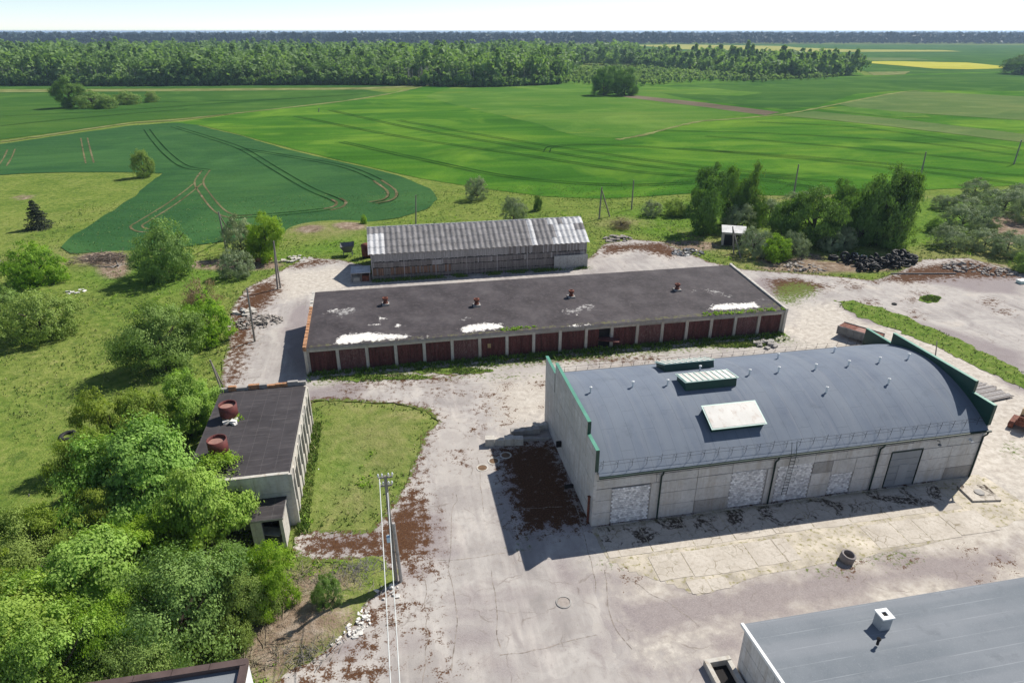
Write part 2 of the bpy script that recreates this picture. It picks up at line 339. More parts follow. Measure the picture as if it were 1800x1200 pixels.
t = NT('tar_roof'); p = t.pos(); n1 = t.noise(.3, p, 5, .65); n2 = t.noise(2.2, p, 6, .7); n3 = t.noise(11, p, 3, .7)
col = t.ramp(n1, [(.3, (.03, .025, .027)), (.5, (.052, .044, .047)), (.7, (.085, .075, .077))]); col = t.mix(t.rng(n2, .5, .7, 0, .5), col, (.115, .1, .1)); col = t.mix(t.rng(n3, .55, .8, 0, .45), col, (.03, .027, .028))
col = t.mix(t.edge(t.attr('moss'), n2, 1.3, .1), col, t.ramp(n3, [(.3, (.06, .07, .02)), (.7, (.17, .16, .06))]))
col = t.mix(t.edge(t.attr('grit'), n2, 1.1, .08), col, t.ramp(n3, [(.3, (.3, .29, .28)), (.7, (.45, .44, .42))]))
col = t.mix(t.edge(t.attr('patch'), t.math('MULTIPLY_ADD', n3, .3, t.math('MULTIPLY', n2, .7)), 1.2, .05), col, t.ramp(n2, [(.3, (.6, .57, .52)), (.7, (.78, .76, .72))]))
TAR = t.out(col, .85, t.bump(n2, .5, .05), spec=.3)
t = NT('tar_roof_striped'); p = t.pos(); n1 = t.noise(.4, p, 5, .65); n2 = t.noise(4, p, 5, .7); sx = t.node('ShaderNodeSeparateXYZ'); t.put(sx.inputs[0], p)
sm = t.math('MULTIPLY', t.rng(t.math('PINGPONG', t.math('ADD', sx.outputs[0], .3), .5), 0, .035, 1, 0), t.rng(n2, .35, .6)); st = t.noise(1., t.map(p, (.5, 4., 1.)), 3, .7)
col = t.mix(t.rng(n1, .3, .7), (.028, .024, .026), (.052, .046, .049)); col = t.mix(t.math('MULTIPLY', sm, .5), col, (.14, .13, .125)); col = t.mix(t.rng(st, .52, .7, 0, .45), col, (.11, .1, .1))
TAR2 = t.out(col, .8, t.bump(n2, .4, .03), spec=.35)
# metals, wood, misc
GREENM = plain('green_sheet_metal', (.008, .05, .036), .45, .2, 1., metal=.0, bump=0, spec=.5)
GREENL = plain('green_capping', (.09, .27, .19), .4, .2, 1., bump=0, spec=.5)
PIPEG = plain('dark_green_pipe', (.012, .03, .024), .5, .3, 1., bump=0)
WHITE = plain('white_paint', (.74, .75, .74), .6, .1, 1.5, bump=.1)
BRIGHT = plain('polycarbonate', (.6, .58, .54), .5, .2, .7, bump=0, c2=(.5, .44, .39), streak=(.5, .12, 1))
PALEGR = plain('pale_green_frame', (.55, .7, .62), .5, .15, 1.5, bump=0)
MAROON = plain('maroon_door_paint', (.12, .038, .036), .75, .55, 1.2, c2=(.17, .1, .085), streak=(3, 3, .5), perobj=.5)
MAROONF = plain('faded_maroon_paint', (.16, .07, .068), .75, .4, 1.2, c2=(.3, .22, .2), streak=(3, 3, .5), perobj=.4)
RUST = plain('rusted_steel', (.15, .05, .033), .8, .5, 1.5, c2=(.27, .12, .07))
RUSTR = plain('red_rusted_tank', (.14, .04, .036), .65, .4, 1.5, c2=(.1, .035, .03))
RUSTP = plain('rust_dust', (.3, .17, .14), .9, .3, 2)
BRICKO = plain('orange_brick', (.4, .19, .085), .9, .45, 2.5, c2=(.45, .38, .3))
GREYM = plain('grey_door_metal', (.23, .25, .27), .5, .12, 1, bump=0, spec=.4)
STEEL = plain('dull_steel', (.16, .165, .17), .5, .3, 1.5, metal=.3)
WOOD = plain('weathered_planks', (.25, .225, .21), .9, .45, 1.1, streak=(5, 5, .25), c2=(.12, .1, .09), perobj=.2)
WOODL = plain('weathered_planks_light', (.36, .34, .33), .9, .35, 1.1, streak=(5, 5, .25), c2=(.2, .185, .17))
WOODB = plain('brown_planks', (.24, .145, .1), .9, .5, 1.1, streak=(5, 5, .25), c2=(.09, .06, .045))
POLEW = plain('pole_wood', (.27, .245, .22), .9, .4, 2, streak=(4, 4, .3))
POLEC = plain('pole_concrete', (.36, .34, .32), .9, .3, 2)
SLATE = plain('asbestos_sheet', (.24, .23, .23), .9, .4, .9, c2=(.3, .29, .285), perobj=.35)
SLATEW = plain('pale_asbestos_sheet', (.66, .66, .66), .9, .25, .9, c2=(.4, .39, .39), perobj=.35)
RUBBER = plain('tyre_rubber', (.012, .012, .013), .7, .4, 2, c2=(.05, .048, .045), spec=.4)
STONE = plain('rubble_stone', (.34, .31, .28), .95, .5, 1.2, c2=(.2, .17, .15))
STONEW = plain('white_rubble', (.7, .68, .64), .95, .25, 1.5)
BRUSHM = plain('dead_brush', (.13, .105, .09), .95, .5, 1.2)
DARKIN = plain('dark_interior', (.02, .018, .018), .9, .3, 1)
GLASSD = plain('dusty_window_glass', (.06, .065, .07), .2, .4, .8, bump=0, spec=.5)
BLUEB = plain('pale_blue_box', (.45, .6, .68), .5, .1, 1, bump=0)
CABLE = plain('pale_cable', (.6, .62, .6), .5, .1, 1, bump=0)
BARK = plain('bark', (.09, .07, .055), .95, .4, 3)
BIRCH = plain('pale_bark', (.34, .32, .29), .9, .5, 2)
# glass blocks: pale, uneven
t = NT('glass_block'); ra = t.attr('tone'); n1 = t.noise(9, None, 3, .6)
GBLOCK = t.out(t.mix(ra, (.46, .46, .475), (.9, .9, .9)), .3, None, spec=.5)

def leafmat(name, c, c2, trans=.35, yel=.25):
    t = NT(name); a = t.attr('leaf'); n1 = t.noise(.6, None, 3, .6)
    c = tuple(q*1.25 for q in c); c2 = tuple(q*1.25 for q in c2); col = t.mix(a, c, c2); col = t.mix(t.rng(n1, .35, .7, 0, .5), col, tuple(q*1.35 for q in c2)); col = t.mix(t.math('MULTIPLY', t.rnd(), yel), col, (c2[0]*1.7, c2[1]*1.15, c2[2]*.7))
    t.put(t.b.inputs['Base Color'], col); t.b.inputs['Roughness'].default_value = .6; t.b.inputs['Specular IOR Level'].default_value = .18
    tr = t.node('ShaderNodeBsdfTranslucent'); t.put(tr.inputs[0], t.mix(1., col, (1.25, 1.35, .6), 'MULTIPLY'))
    ms = t.node('ShaderNodeMixShader'); ms.inputs[0].default_value = trans; t.t.links.new(t.b.outputs[0], ms.inputs[1]); t.t.links.new(tr.outputs[0], ms.inputs[2])
    t.t.links.new(ms.outputs[0], t.o.inputs[0]); return t.m
LEAF = {'bright': leafmat('leaf_bright', (.08, .165, .032), (.25, .385, .09), .36),
        'fresh': leafmat('leaf_fresh', (.085, .18, .022), (.22, .35, .045), .42),
        'olive': leafmat('leaf_olive', (.085, .145, .025), (.23, .3, .055), .42),
        'mid': leafmat('leaf_mid', (.06, .125, .03), (.2, .295, .085), .3),
        'willow': leafmat('leaf_willow', (.085, .12, .06), (.26, .32, .185), .16, .1),
        'dark': leafmat('leaf_dark', (.03, .075, .02), (.13, .235, .048), .25),
        'needle': leafmat('needle_dark', (.012, .022, .012), (.035, .045, .024), .05, .1),
        'brown': leafmat('leaf_bare', (.12, .1, .06), (.2, .17, .11), .2),
        'forest': leafmat('leaf_forest', (.05, .1, .032), (.17, .255, .085), .38, 0),
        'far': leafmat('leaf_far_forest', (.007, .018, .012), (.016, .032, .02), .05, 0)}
t = NT('grass_blade'); a_ = t.attr('leaf'); GRASSB = t.out(t.ramp(a_, [(0, (.07, .14, .022)), (.4, (.13, .22, .035)), (.75, (.2, .27, .06)), (1, (.36, .34, .16))]), .8, spec=.15)

# ------------------------------------------------------------------ the land
YARD = W2([(470,487),(505,468),(540,452),(600,456),(655,468)]) + [(-3, 95), (29, 95)] + W2([(1036,452),(1060,428),(1110,420),(1165,424),(1205,442),(1250,460),(1310,473),(1400,479),(1480,486),(1535,492),(1575,478),(1620,455),(1700,452),(1760,468),(1830,488)]) + [(112, 78), (112, 12), (-4, 12)] + \
       W2([(455,1215),(500,1172),(560,1135),(615,1080),(650,1040),(692,1012),(660,990),(600,986),(545,986),(512,968),(508,945),(525,932),(600,930),(650,932),(672,905),(693,880),(713,842),(735,790),(745,762),(768,742),(752,720),(700,712),(640,706),(600,703),(552,704)]) + [(-9, 48), (-14, 50)] + \
       W2([(385,672),(388,640),(400,610),(395,570),(412,530),(432,505)])
def px(*pl): return [W2(p) for p in pl]
def rect(x0, x1, y0, y1): return [(x0, y0), (x1, y0), (x1, y1), (x0, y1)]
def blob(cx, cy, rx, ry=None, n=10):        # ellipse drawn round a pixel, as a ground polygon
    ry = ry or rx*.5; return W2([(cx+rx*math.cos(2*math.pi*k/n), cy+ry*math.sin(2*math.pi*k/n)) for k in range(n)])
DRY = px([(560,760),(640,735),(735,745),(720,830),(660,850),(600,800)], [(590,850),(640,840),(690,870),(640,925),(560,925)], [(440,985),(560,985),(660,995),(650,1040),(560,1140),(470,1200),(400,1190),(420,1080)], [(440,1010),(560,985),(620,1000),(640,1040),(590,1090),(540,1150),(470,1180),(420,1150),(410,1080)], [(1180,400),(1500,455),(1700,420),(1800,380),(1800,470),(1600,460),(1450,480),(1300,470)], [(560,700),(760,716),(740,760),(640,740)]) + [blob(380,1020,70), blob(120,455,110,18), blob(560,405,80,14), blob(1460,345,180,12), blob(1090,392,50,10)]
LUSHP = px([(1040,370),(1200,350),(1500,345),(1800,330),(1900,400),(1800,440),(1640,430),(1580,440),(1300,400),(1100,395)], [(100,470),(250,440),(330,470),(480,440),(640,400),(640,450),(520,452),(420,500),(280,525),(160,520)], [(1040,400),(1190,360),(1300,430),(1260,462),(1180,430),(1100,410)], [(540,760),(700,740),(720,830),(660,915),(530,920)], [(1600,380),(1680,440),(1800,470),(1800,500),(1650,450),(1560,440)])
BARE = [blob(510,1100,85,55), blob(560,1030,60,25), blob(470,1160,50,40), blob(85,254,40,5), blob(42,346,16,5), blob(180,456,45,14), blob(450,562,50,26), blob(590,1096,38,22), blob(480,1100,50,40), blob(545,405,25,7), blob(615,400,30,8), blob(1390,455,60,12), blob(1700,470,80,12), blob(1770,400,40,30), blob(1460,470,130,10), blob(410,465,90,10), blob(200,470,30,20), blob(1200,432,70,10), blob(440,1140,40,30)]
xs = np.concatenate([-60-np.cumsum(.8*1.09**np.arange(86)), np.arange(-60, 100, .8), 100+np.cumsum(.8*1.09**np.arange(86))]); xs.sort()
ys = np.concatenate([5-np.cumsum(1.5*1.12**np.arange(60)), np.arange(5, 135, .8), 135+np.cumsum(.8*1.075**np.arange(104))]); ys.sort()
X, Y = np.meshgrid(xs, ys); X = X.ravel(); Y = Y.ravel(); near = np.clip((112-Y)/20, 0, 1)
yd = sdist(X, Y, YARD)
hum = (fnoise(X*.35, Y*.35, 3)-.5)*.5 + (fnoise(X*.06, Y*.06, 8)-.5)*.9
Z = np.clip(-yd*.5, 0, 1)*near*hum*.6 - .06 + np.where(yd > .3, -.12, 0)
Z = np.minimum(Z, .25)
# heaps and banks along the yard edge
for cx, cy, r, h in ((450,562,3.0,.5), (590,1090,2.2,.5), (500,1100,3.5,.5), (180,458,4,.5), (660,1005,2.,.35), (560,404,5,.4), (610,404,5,.4)):
    p = G(cx, cy); Z += h*np.exp(-((X-p.x)**2+(Y-p.y)**2)/r**2)*np.where(yd > .5, 0, 1)
nx, ny = len(xs), len(ys); I, J = np.meshgrid(np.arange(nx-1), np.arange(ny-1)); q = (J*nx+I).ravel()
gme = npmesh('ground', np.stack([X, Y, Z], 1), np.stack([q, q+1, q+nx+1, q+nx], 1), MEADOW,
             {'dry': soft(X, Y, DRY, 8.), 'lush': soft(X, Y, LUSHP, 8.)*.62, 'bare': soft(X, Y, BARE, 3.5)}, True)
tag(link('ground', gme), kind='structure')
def struct(o): return tag(o, kind='structure')

# fields, each a sheet a little above the one below
struct(ngon('crop_field', W2([(0,262),(60,250),(230,222),(320,214),(700,160),(760,150),(1000,149),(1130,150),(1300,143),(1500,134),(1560,131),(1700,128),(1800,124),(2000,130),(2200,250),(2000,340),(1800,326),(1640,333),(1400,345),(1220,340),(1060,350),(960,345),(880,335),(790,322),(740,314),(640,290),(520,264),(420,236),(350,220)]), .02, CROP_BRIGHT, 1.2, 8))
struct(ngon('wheat_field', W2([(-60,264),(0,253.5),(120,236.5),(230,221),(310,216),(345,220),(420,238),(520,267),(640,294),(715,313),(755,332),(768,350),(750,368),(700,383),(610,395),(510,408),(400,425),(300,436),(200,443),(120,447),(104,436),(130,412),(200,370),(250,335),(285,305),(240,303),(120,303),(40,305),(-60,312)]), .05, CROP_TEAL, .7, 3, 4))
struct(ngon('far_crop_field', W2([(-200,256),(0,246),(100,233),(230,214),(330,207.5),(480,192.5),(600,178),(690,164),(640,158),(300,161),(0,163),(-200,165)]), 0.045, CROP_MID, 1.2, 10, 2))
struct(ngon('forest_edge_field', W2([(-200,158),(0,157),(300,156),(620,154),(740,150),(700,147),(300,146),(0,147),(-200,148)]), 0.055, CROP_MID, 1.2, 10, 2))
struct(ngon('meadow_strip', W2([(-200,164.5),(0,162.5),(300,160.5),(640,157.5),(730,153),(735,151),(620,154.5),(300,157),(0,158),(-200,159)]), .04, PLOUGH if False else TRACKM, 1.0, 10, 5))
struct(ngon('flower_meadow', W2([(745,170),(800,152),(950,149),(1040,150),(1160,156),(1240,185),(1330,199),(1240,212),(1100,243),(1020,240),(930,215),(840,195)]), 0.06, CROP_LIGHT, 3, 10, 3))
struct(ngon('right_field', W2([(1130,158),(1180,150),(1300,145),(1500,136),(1800,127),(2100,134),(2100,168),(1800,161),(1600,158),(1500,166),(1440,185),(1390,193),(1320,188),(1200,172)]), 0.07, CROP_MID, 1.5, 10, 6))
struct(ngon('light_strip_field', W2([(1130,151.5),(1230,154),(1340,164),(1300,169),(1180,165),(1120,160)]), 0.085, CROP_LIGHT, 1.0, 8, 7))
struct(ngon('ploughed_strip', W2([(1085,169),(1120,168.5),(1240,181),(1372,198),(1345,203),(1240,189),(1120,174)]), 0.095, PLOUGH, .8, 6, 7))
struct(ngon('hay_field', W2([(1470,183),(1560,165),(1610,161),(1800,170),(2100,190),(2100,225),(1800,212),(1620,200),(1500,190)]), 0.105, CROP_PALE, 1.5, 8, 8))
struct(ngon('pale_strip', W2([(1370,204),(1430,196),(1600,212),(1800,236),(2100,280),(2100,292),(1800,251),(1560,222),(1420,208)]), 0.115, CROP_PALE, 1.0, 8, 9))
struct(ngon('yellow_green_strip', W2([(1440,192),(1480,187),(1620,201),(1640,208),(1560,206)]), 0.125, CROP_LIGHT, .8, 8, 9))
struct(ngon('distant_field', W2([(980,151),(980,136),(1100,120),(1300,110),(1480,112),(1530,138),(1300,146),(1130,152)]), 0.035, CROP_LIGHT, 1, 12, 2))
struct(ngon('remote_field', W2([(1100,77),(1400,78),(1700,79),(1950,81),(2100,90),(2100,129),(1800,126),(1540,131),(1490,118),(1440,100),(1150,95)]), 0.08, CROP_MID, 2, 30, 2))
struct(ngon('rapeseed_field', W2([(1497,109),(1560,108),(1700,110.5),(1765,117),(1772,120.5),(1700,122.5),(1640,121),(1560,114)]), .2, RAPE, 2, 12, 2))
struct(ngon('far_rapeseed_field', W2([(1110,79.5),(1200,78.5),(1380,81.5),(1400,84),(1500,87.5),(1660,88.5),(1690,91),(1400,92),(1200,87)]), .2, RAPE_FAR, 2, 20, 2))
struct(ngon('pale_meadow', W2([(1480,101),(1600,102),(1640,106),(1490,108)]), .15, CROP_PALE, 2, 20, 2))
struct(ngon('pale_stubble', W2([(1525,127),(1600,126),(1590,131.5),(1535,133)]), .15, TRACKM, 1, 12, 2))
def ribbon(name, pts, wd, z, mat, jit=.0):
    P = spline(W2(pts)); V = []; n = len(P)
    for i, p in enumerate(P):
        d = P[min(i+1, n-1)]-P[max(i-1, 0)]; d /= np.hypot(*d)+1e-9; nn = np.array([-d[1], d[0]]); k = wd/2*(1+jit*(random.random()-.5))
        V += [(*(p+nn*k), z), (*(p-nn*k), z)]
    m = MB(); m.v = V; m.f = [(2*i, 2*i+1, 2*i+3, 2*i+2) for i in range(n-1)]; return struct(m.build(name, mat))
random.seed(3)
ribbon('field_path', [(0,250),(70,240),(150,228),(230,217),(310,211),(420,199),(520,188),(620,176),(690,164),(745,152)], 2.4, .11, TRACKM, 1.2)
ribbon('field_path', [(1085,246),(1130,238),(1180,225),(1230,214),(1280,210),(1340,205),(1385,200),(1430,192),(1500,178),(1580,163),(1620,159)], 2.0, .11, TRACKM, .9)
def tram(pts, mat=RUT, gap=1.9, wd=.38, z=.1):
    P = W2(pts)
    for s in (-1, 1):
        Q = []
        for i, p in enumerate(P):
            a = np.array(P[min(i+1, len(P)-1)])-np.array(P[max(i-1, 0)]); a = a/(np.hypot(*a)+1e-9); Q.append((p[0]-a[1]*gap/2*s, p[1]+a[0]*gap/2*s))
        S = spline(Q); V = []; n = len(S)
        for i, p in enumerate(S):
            d = S[min(i+1, n-1)]-S[max(i-1, 0)]; d = d/(np.hypot(*d)+1e-9); nn = np.array([-d[1], d[0]])*wd/2*(1+.5*(random.random()-.5)); V += [(*(p+nn), z), (*(p-nn), z)]
        m = MB(); m.v = V; m.f = [(2*i, 2*i+1, 2*i+3, 2*i+2) for i in range(n-1)]; struct(m.build('wheel_track', mat))
tram([(347,324),(330,338),(300,360),(255,388),(240,398),(250,405),(275,407)])
tram([(258,228),(272,247),(295,272),(325,293),(365,300)], RUTD)
tram([(305,223),(370,243),(425,262),(480,295),(540,330),(590,352),(598,362),(560,370),(480,378),(410,382)], RUTD)
tram([(590,350),(600,356),(594,364),(575,369)], RUT, 1.9, .6, .12)
tram([(362,300),(350,320),(360,340),(385,370),(410,381),(440,381)])
tram([(425,262),(500,274),(600,292),(660,315),(690,338),(684,352),(660,358)], RUTD)
tram([(664,318),(688,336),(684,350),(655,357)], RUT, 1.9, .6, .12)
tram([(148,243),(152,262),(158,287)]); tram([(20,263),(14,277),(4,293)])
for L in ([(600,250),(760,285),(900,312),(1080,326),(1220,322)], [(520,205),(700,240),(900,270),(1100,300),(1240,312),(1340,318),(1430,330)], [(580,194),(720,225),(900,256),(1080,285),(1250,304),(1500,322)],
          [(700,212),(860,240),(1000,262),(1200,290),(1400,310)], [(960,268),(975,258),(1060,255),(1300,270),(1560,295),(1800,325)], [(1200,262),(1400,275),(1600,292),(1800,310)], [(1240,240),(1400,252),(1600,270),(1800,290)], [(1150,230),(1350,235),(1600,250),(1800,275)], [(1330,215),(1500,224),(1700,250),(1800,265)]):
    tram(L, RUTD, 1.9, .36, .15)
for L in ([(120,180),(400,178),(620,168)], [(0,205),(200,195),(420,180),(640,165)], [(0,222),(140,208),(330,192)]): tram(L, RUTD, 1.9, .4, .15)

# the yard
MOSS = px([(512,945),(530,933),(650,932),(690,880),(715,840),(740,780),(752,760),(738,800),(735,850),(750,870),(768,930),(760,980),(700,1010),(640,985),(530,985)], [(555,703),(700,712),(760,722),(770,742),(745,762),(700,735),(560,728)],
          [(392,560),(415,530),(440,500),(490,488),(500,510),(470,540),(450,560),(445,600),(430,640),(425,672),(388,672),(395,620)], [(505,465),(560,453),(600,460),(560,466),(515,474)],
          [(1050,430),(1170,425),(1205,445),(1180,455),(1120,440),(1060,450)], [(1540,492),(1590,470),(1700,455),(1800,480),(1790,490),(1680,490),(1600,500)], [(1345,490),(1400,487),(1470,505),(1400,520),(1360,520)], [(740,775),(752,775),(740,840),(725,900),(715,900)]) + \
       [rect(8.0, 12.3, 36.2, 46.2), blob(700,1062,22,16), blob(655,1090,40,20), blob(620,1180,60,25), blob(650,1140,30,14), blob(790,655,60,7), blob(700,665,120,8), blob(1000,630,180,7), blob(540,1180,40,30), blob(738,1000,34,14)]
# moss growing in patches under the walls of the long hall
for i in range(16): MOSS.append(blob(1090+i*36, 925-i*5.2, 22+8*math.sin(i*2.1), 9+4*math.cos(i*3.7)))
SANDP = [rect(45.2, 62, 28, 66), rect(12.6, 47, 24.5, 34), rect(9, 45, 50.6, 58.5)] + px([(1395,540),(1470,530),(1600,600),(1800,720),(1800,900),(1740,800),(1500,620),(1390,650)], [(470,480),(600,470),(655,500),(560,515),(500,530)])
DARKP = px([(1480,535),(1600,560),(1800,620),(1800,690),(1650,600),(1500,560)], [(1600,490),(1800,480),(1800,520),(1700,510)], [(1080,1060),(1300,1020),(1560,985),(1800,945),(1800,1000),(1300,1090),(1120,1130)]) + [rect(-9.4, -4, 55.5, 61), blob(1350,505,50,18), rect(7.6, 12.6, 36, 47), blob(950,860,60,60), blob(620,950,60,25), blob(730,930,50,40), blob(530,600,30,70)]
GREENP = [rect(-9, 45.5, 61.2, 63.9), blob(640,663,90,8), blob(780,655,90,6), rect(-8.6, -5.5, 39, 56), blob(1395,508,30,12), blob(1400,512,45,18), blob(1310,605,60,7), blob(860,662,120,4), rect(12.2, 46, 31.9, 32.25), rect(-3, 30, 90.8, 92.1), blob(1780,790,20,12), blob(918,958,10,5), blob(1560,975,60,14), blob(1450,1000,40,8), blob(1000,605,400,6)] + px([(1360,500),(1440,512),(1400,540),(1350,530)])
rw = random.Random(17)
for k in range(46):
    bx_, by_ = rw.choice(((rw.uniform(560, 800), rw.uniform(980, 1190)), (rw.uniform(780, 1000), rw.uniform(690, 900)), (rw.uniform(560, 1000), rw.uniform(660, 710)), (rw.uniform(1450, 1790), rw.uniform(480, 560)), (rw.uniform(1100, 1790), rw.uniform(950, 1020)))); MOSS.append(blob(bx_, by_, rw.uniform(4, 16), rw.uniform(2, 7)))
for k in range(60): DARKP.append(blob(rw.uniform(600, 1790), rw.uniform(960, 1190), rw.uniform(8, 45), rw.uniform(4, 16)))
def yattr(x, y):
    e = sdist(x, y, YARD); ed = np.clip(.62-e/3.0, 0, .62)
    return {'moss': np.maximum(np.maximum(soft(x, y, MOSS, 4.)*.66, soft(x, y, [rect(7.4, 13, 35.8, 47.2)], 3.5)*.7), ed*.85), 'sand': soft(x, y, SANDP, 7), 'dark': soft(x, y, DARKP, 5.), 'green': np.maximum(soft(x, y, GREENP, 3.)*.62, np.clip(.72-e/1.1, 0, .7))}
struct(sheet('asphalt_yard', YARD, .0, .42, ASPHALT, .55, .5, yattr))
JNT_SHADOW = plain('crack_and_wire_shadow', (.27, .235, .205), .95, .5, .6, c2=(.4, .36, .32), spec=0.)
for L in ([(742,1210),(752,1120),(748,1040),(742,985)], [(795,1180),(802,1090),(790,1000),(796,900),(806,860)], [(864,1000),(872,1080),(880,1160)], [(1006,850),(1022,920),(1036,985),(1052,1060)], [(876,1152),(960,1138),(1076,1106)], [(770,985),(870,975),(960,962)], [(1060,1000),(1075,1090),(1120,1160)], [(885,895),(950,893),(1000,890)], [(1090,1010),(1200,1075),(1240,1110)], [(560,690),(700,682),(860,672),(960,662)], [(850,900),(845,840),(838,790)], [(1490,560),(1600,590),(1720,640)], [(1500,520),(1620,555),(1790,600)]):  # cracks, and right of the near pole a wire shadow painted as a ribbon
    P_ = [(x+rw.uniform(-3, 3), y+rw.uniform(-2, 2)) for a_, b_ in zip(L, L[1:]) for x, y in [(a_[0]+(b_[0]-a_[0])*k/4, a_[1]+(b_[1]-a_[1])*k/4) for k in range(4)]]
    ribbon('crack_and_wire_shadow', P_, .045, .006, JNT_SHADOW, 1.8)
def gattr(d=0., l=0.): return lambda x, y: {'dry': np.full(x.shape, d), 'lush': np.full(x.shape, l), 'bare': np.zeros(x.shape)}
VERGES = [W2([(1472,530),(1500,528),(1560,545),(1660,585),(1800,655),(1860,690),(1840,700),(1780,675),(1690,630),(1600,590),(1520,560),(1480,542)]), blob(1636,525,19,6), blob(660,664,95,5), blob(1300,606,52,5), blob(800,652,70,4)]
for i, v in enumerate(VERGES): struct(sheet('grass_verge', v, lambda x, y: .01+.06*fnoise(x*1.2, y*1.2, 5), .3, MEADOW, .9, .9, gattr(.3, .55), seed=i))

# concrete apron before the long hall: cast slabs laid in rows
apron = struct(sheet('concrete_apron', [(12.7, 35.7), (45.6, 35.7), (46, 30.6), (36, 29.6), (30, 29.3), (23, 29.1), (17.6, 28.3), (15, 30.2), (13, 32.0)], .012, .5, plain('apron_bed', (.5, .45, .37), .95, .45, .5, c2=(.24, .22, .1), spec=.03), .3, .8))
random.seed(11)
for yr0, yr1, lst in ((32.35, 35.66, [13.0,16.2,19.3,22.4,25.5,28.6,31.6,34.7,37.8,40.9]), (29.7, 32.2, [15.6,18.0,22.6,24.8,25.9,28.0,31.8,34.2,36.0,38.4,41.6]), (28.35, 29.6, [17.2,18.6,20.0])):
    for i in range(len(lst)-1):
        a, b = lst[i]+.04, lst[i+1]-.04
        if yr0 < 30 and 26.5 < (a+b)/2 < 31: continue
        y0, y1 = yr0+.04+random.uniform(0, .12), yr1-.04-random.uniform(0, .1)
        dz = random.uniform(0, .012); sl = .06*math.tan(.1)
        k = [(a, y0+random.uniform(0, .1)), ((a+b)/2+random.uniform(-.4, .4), y0+random.uniform(-.05, .1)), (b, y0+random.uniform(0, .1)), (b+random.uniform(-.03, .03), y1), ((a+b)/2, y1+random.uniform(-.06, .03)), (a, y1)]
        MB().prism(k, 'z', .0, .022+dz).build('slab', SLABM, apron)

# ------------------------------------------------------------------ the long hall with the arched roof
HX0, HX1, HY0, HY1 = 12.85, 44.5, 35.8, 50.3
YC, AP, BQ = 43.05, 7.25, .0455
def roofz(y): return AP-BQ*(y-YC)**2
def on_roof(x, y, up=0.):
    d = ray(x, y); lo, hi = .2*1e-1, .2
    ts = np.linspace(.02, .08, 1500)
    for t_ in ts:
        p = d*t_
        if 35 < p[1] < 51 and CAMH+p[2] <= roofz(p[1])+up: return Vector((p[0], p[1], roofz(p[1])))
    return Vector((25, 40, roofz(40)))
hall = thing('storage_hall', 'long concrete panel hall with blue-grey arched roof and green parapets', 'building', (HX0, HY0, 0))
def HP(mb, name, mat, parent=None, smooth=False):      # a part of the hall given in place coordinates
    o = mb.build(name, mat, parent or hall, smooth)
    o.matrix_parent_inverse = Matrix.Translation((-HX0, -HY0, 0)) if parent is None else Matrix.Identity(4)
    return o
core = MB().prism([(HY0+.09, 0), (HY1, 0), (HY1, 5.0)] + [(y, roofz(y)-.12) for y in np.linspace(HY1, HY0+.09, 15)[1:]], 'x', HX0+.1, HX1-.1)
HP(core, 'wall', JOINT)
rng = random.Random(5)
def panel(x0, x1, z0, z1, mat=CONC, pr=0.):
    p = rng.uniform(0, .018)+pr
    return HP(MB().box(x0+.018, x1-.018, HY0-.02-p, HY0+.088, z0+.015, z1-.015), 'panel', mat)
cols = [12.85, 14.1, 17.05, 17.75, 20.6, 23.28, 26.2, 27.0, 29.95, 31.58, 33.55, 35.2, 36.5, 39.25, 41.9, 44.5]
GL = {(14.1, 17.05): 3.15, (23.28, 26.2): 3.25, (27.0, 29.95): 3.3, (31.58, 33.55): 1.95}
for a, b in zip(cols, cols[1:]):
    if (a, b) in GL:
        top = GL[(a, b)]; m = MB(); tones = []; bw, bh = .2, .17; r = 0; z = .08
        HP(MB().box(a+.02, b-.02, HY0+.03, HY0+.087, .05, top), 'window_bed', plain('block_mortar', (.4, .39, .38), .9, .3, 3))
        while z < top-.1:
            x = a+.04+(0 if r % 2 else bw/2)
            while x+bw-.02 < b-.03:
                n0 = len(m.v); dy = rng.uniform(0, .03); m.box(x, x+bw-.022, HY0-.02+dy, HY0+.029, z, min(z+bh-.022, top-.02)); tones += [rng.random()]*8; x += bw
            z += bh; r += 1
        o = HP(m, 'glass_block_panel', GBLOCK); o['kind'] = 'stuff'; o['label'] = 'pale glass block infill in the hall front wall'
        at = o.data.attributes.new('tone', 'FLOAT', 'POINT'); at.data.foreach_set('value', np.array(tones, np.float32))
        if top < 3: panel(a, b, 1.97, 3.27)
        continue
    if (a, b) == (36.5, 39.25):
        dr = HP(MB().box(a+.05, b-.05, HY0-.0, HY0+.08, .05, 3.3), 'sectional_door', GREYM)
        for k in range(5): HP(MB().box(a+.1, b-.1, HY0-.05, HY0-.002, .08+k*.64, .08+k*.64+.615), 'door_section', GREYM, dr)
        HP(MB().box(a+1.0, a+1.85, HY0-.075, HY0-.052, .1, 2.1), 'wicket_door', plain('wicket_metal', (.27, .29, .31), .5, .1, 1, bump=0), dr)
        HP(MB().box(a+.0, a+.05, HY0-.09, HY0+.05, .0, 3.4).box(b-.05, b, HY0-.09, HY0+.05, 0, 3.4).box(a+.05, b-.05, HY0-.09, HY0+.05, 3.3, 3.4), 'door_frame', PIPEG, dr)
        continue
    zs = [.02, 1.15, 2.25, 3.27] if b-a > 1 else [.02, 3.27]
    for z0, z1 in zip(zs, zs[1:]): panel(a, b, z0, z1, CONC_D if rng.random() < .12 else CONC)
big = [12.85, 17.4, 20.6, 23.28, 26.6, 29.95, 32.6, 35.2, 38.2, 41.4, 44.5]
for a, b in zip(big, big[1:]):
    panel(a, b, 3.29, 4.02 if rng.random() < .7 else 4.0); panel(a, b, 4.04, 4.72)
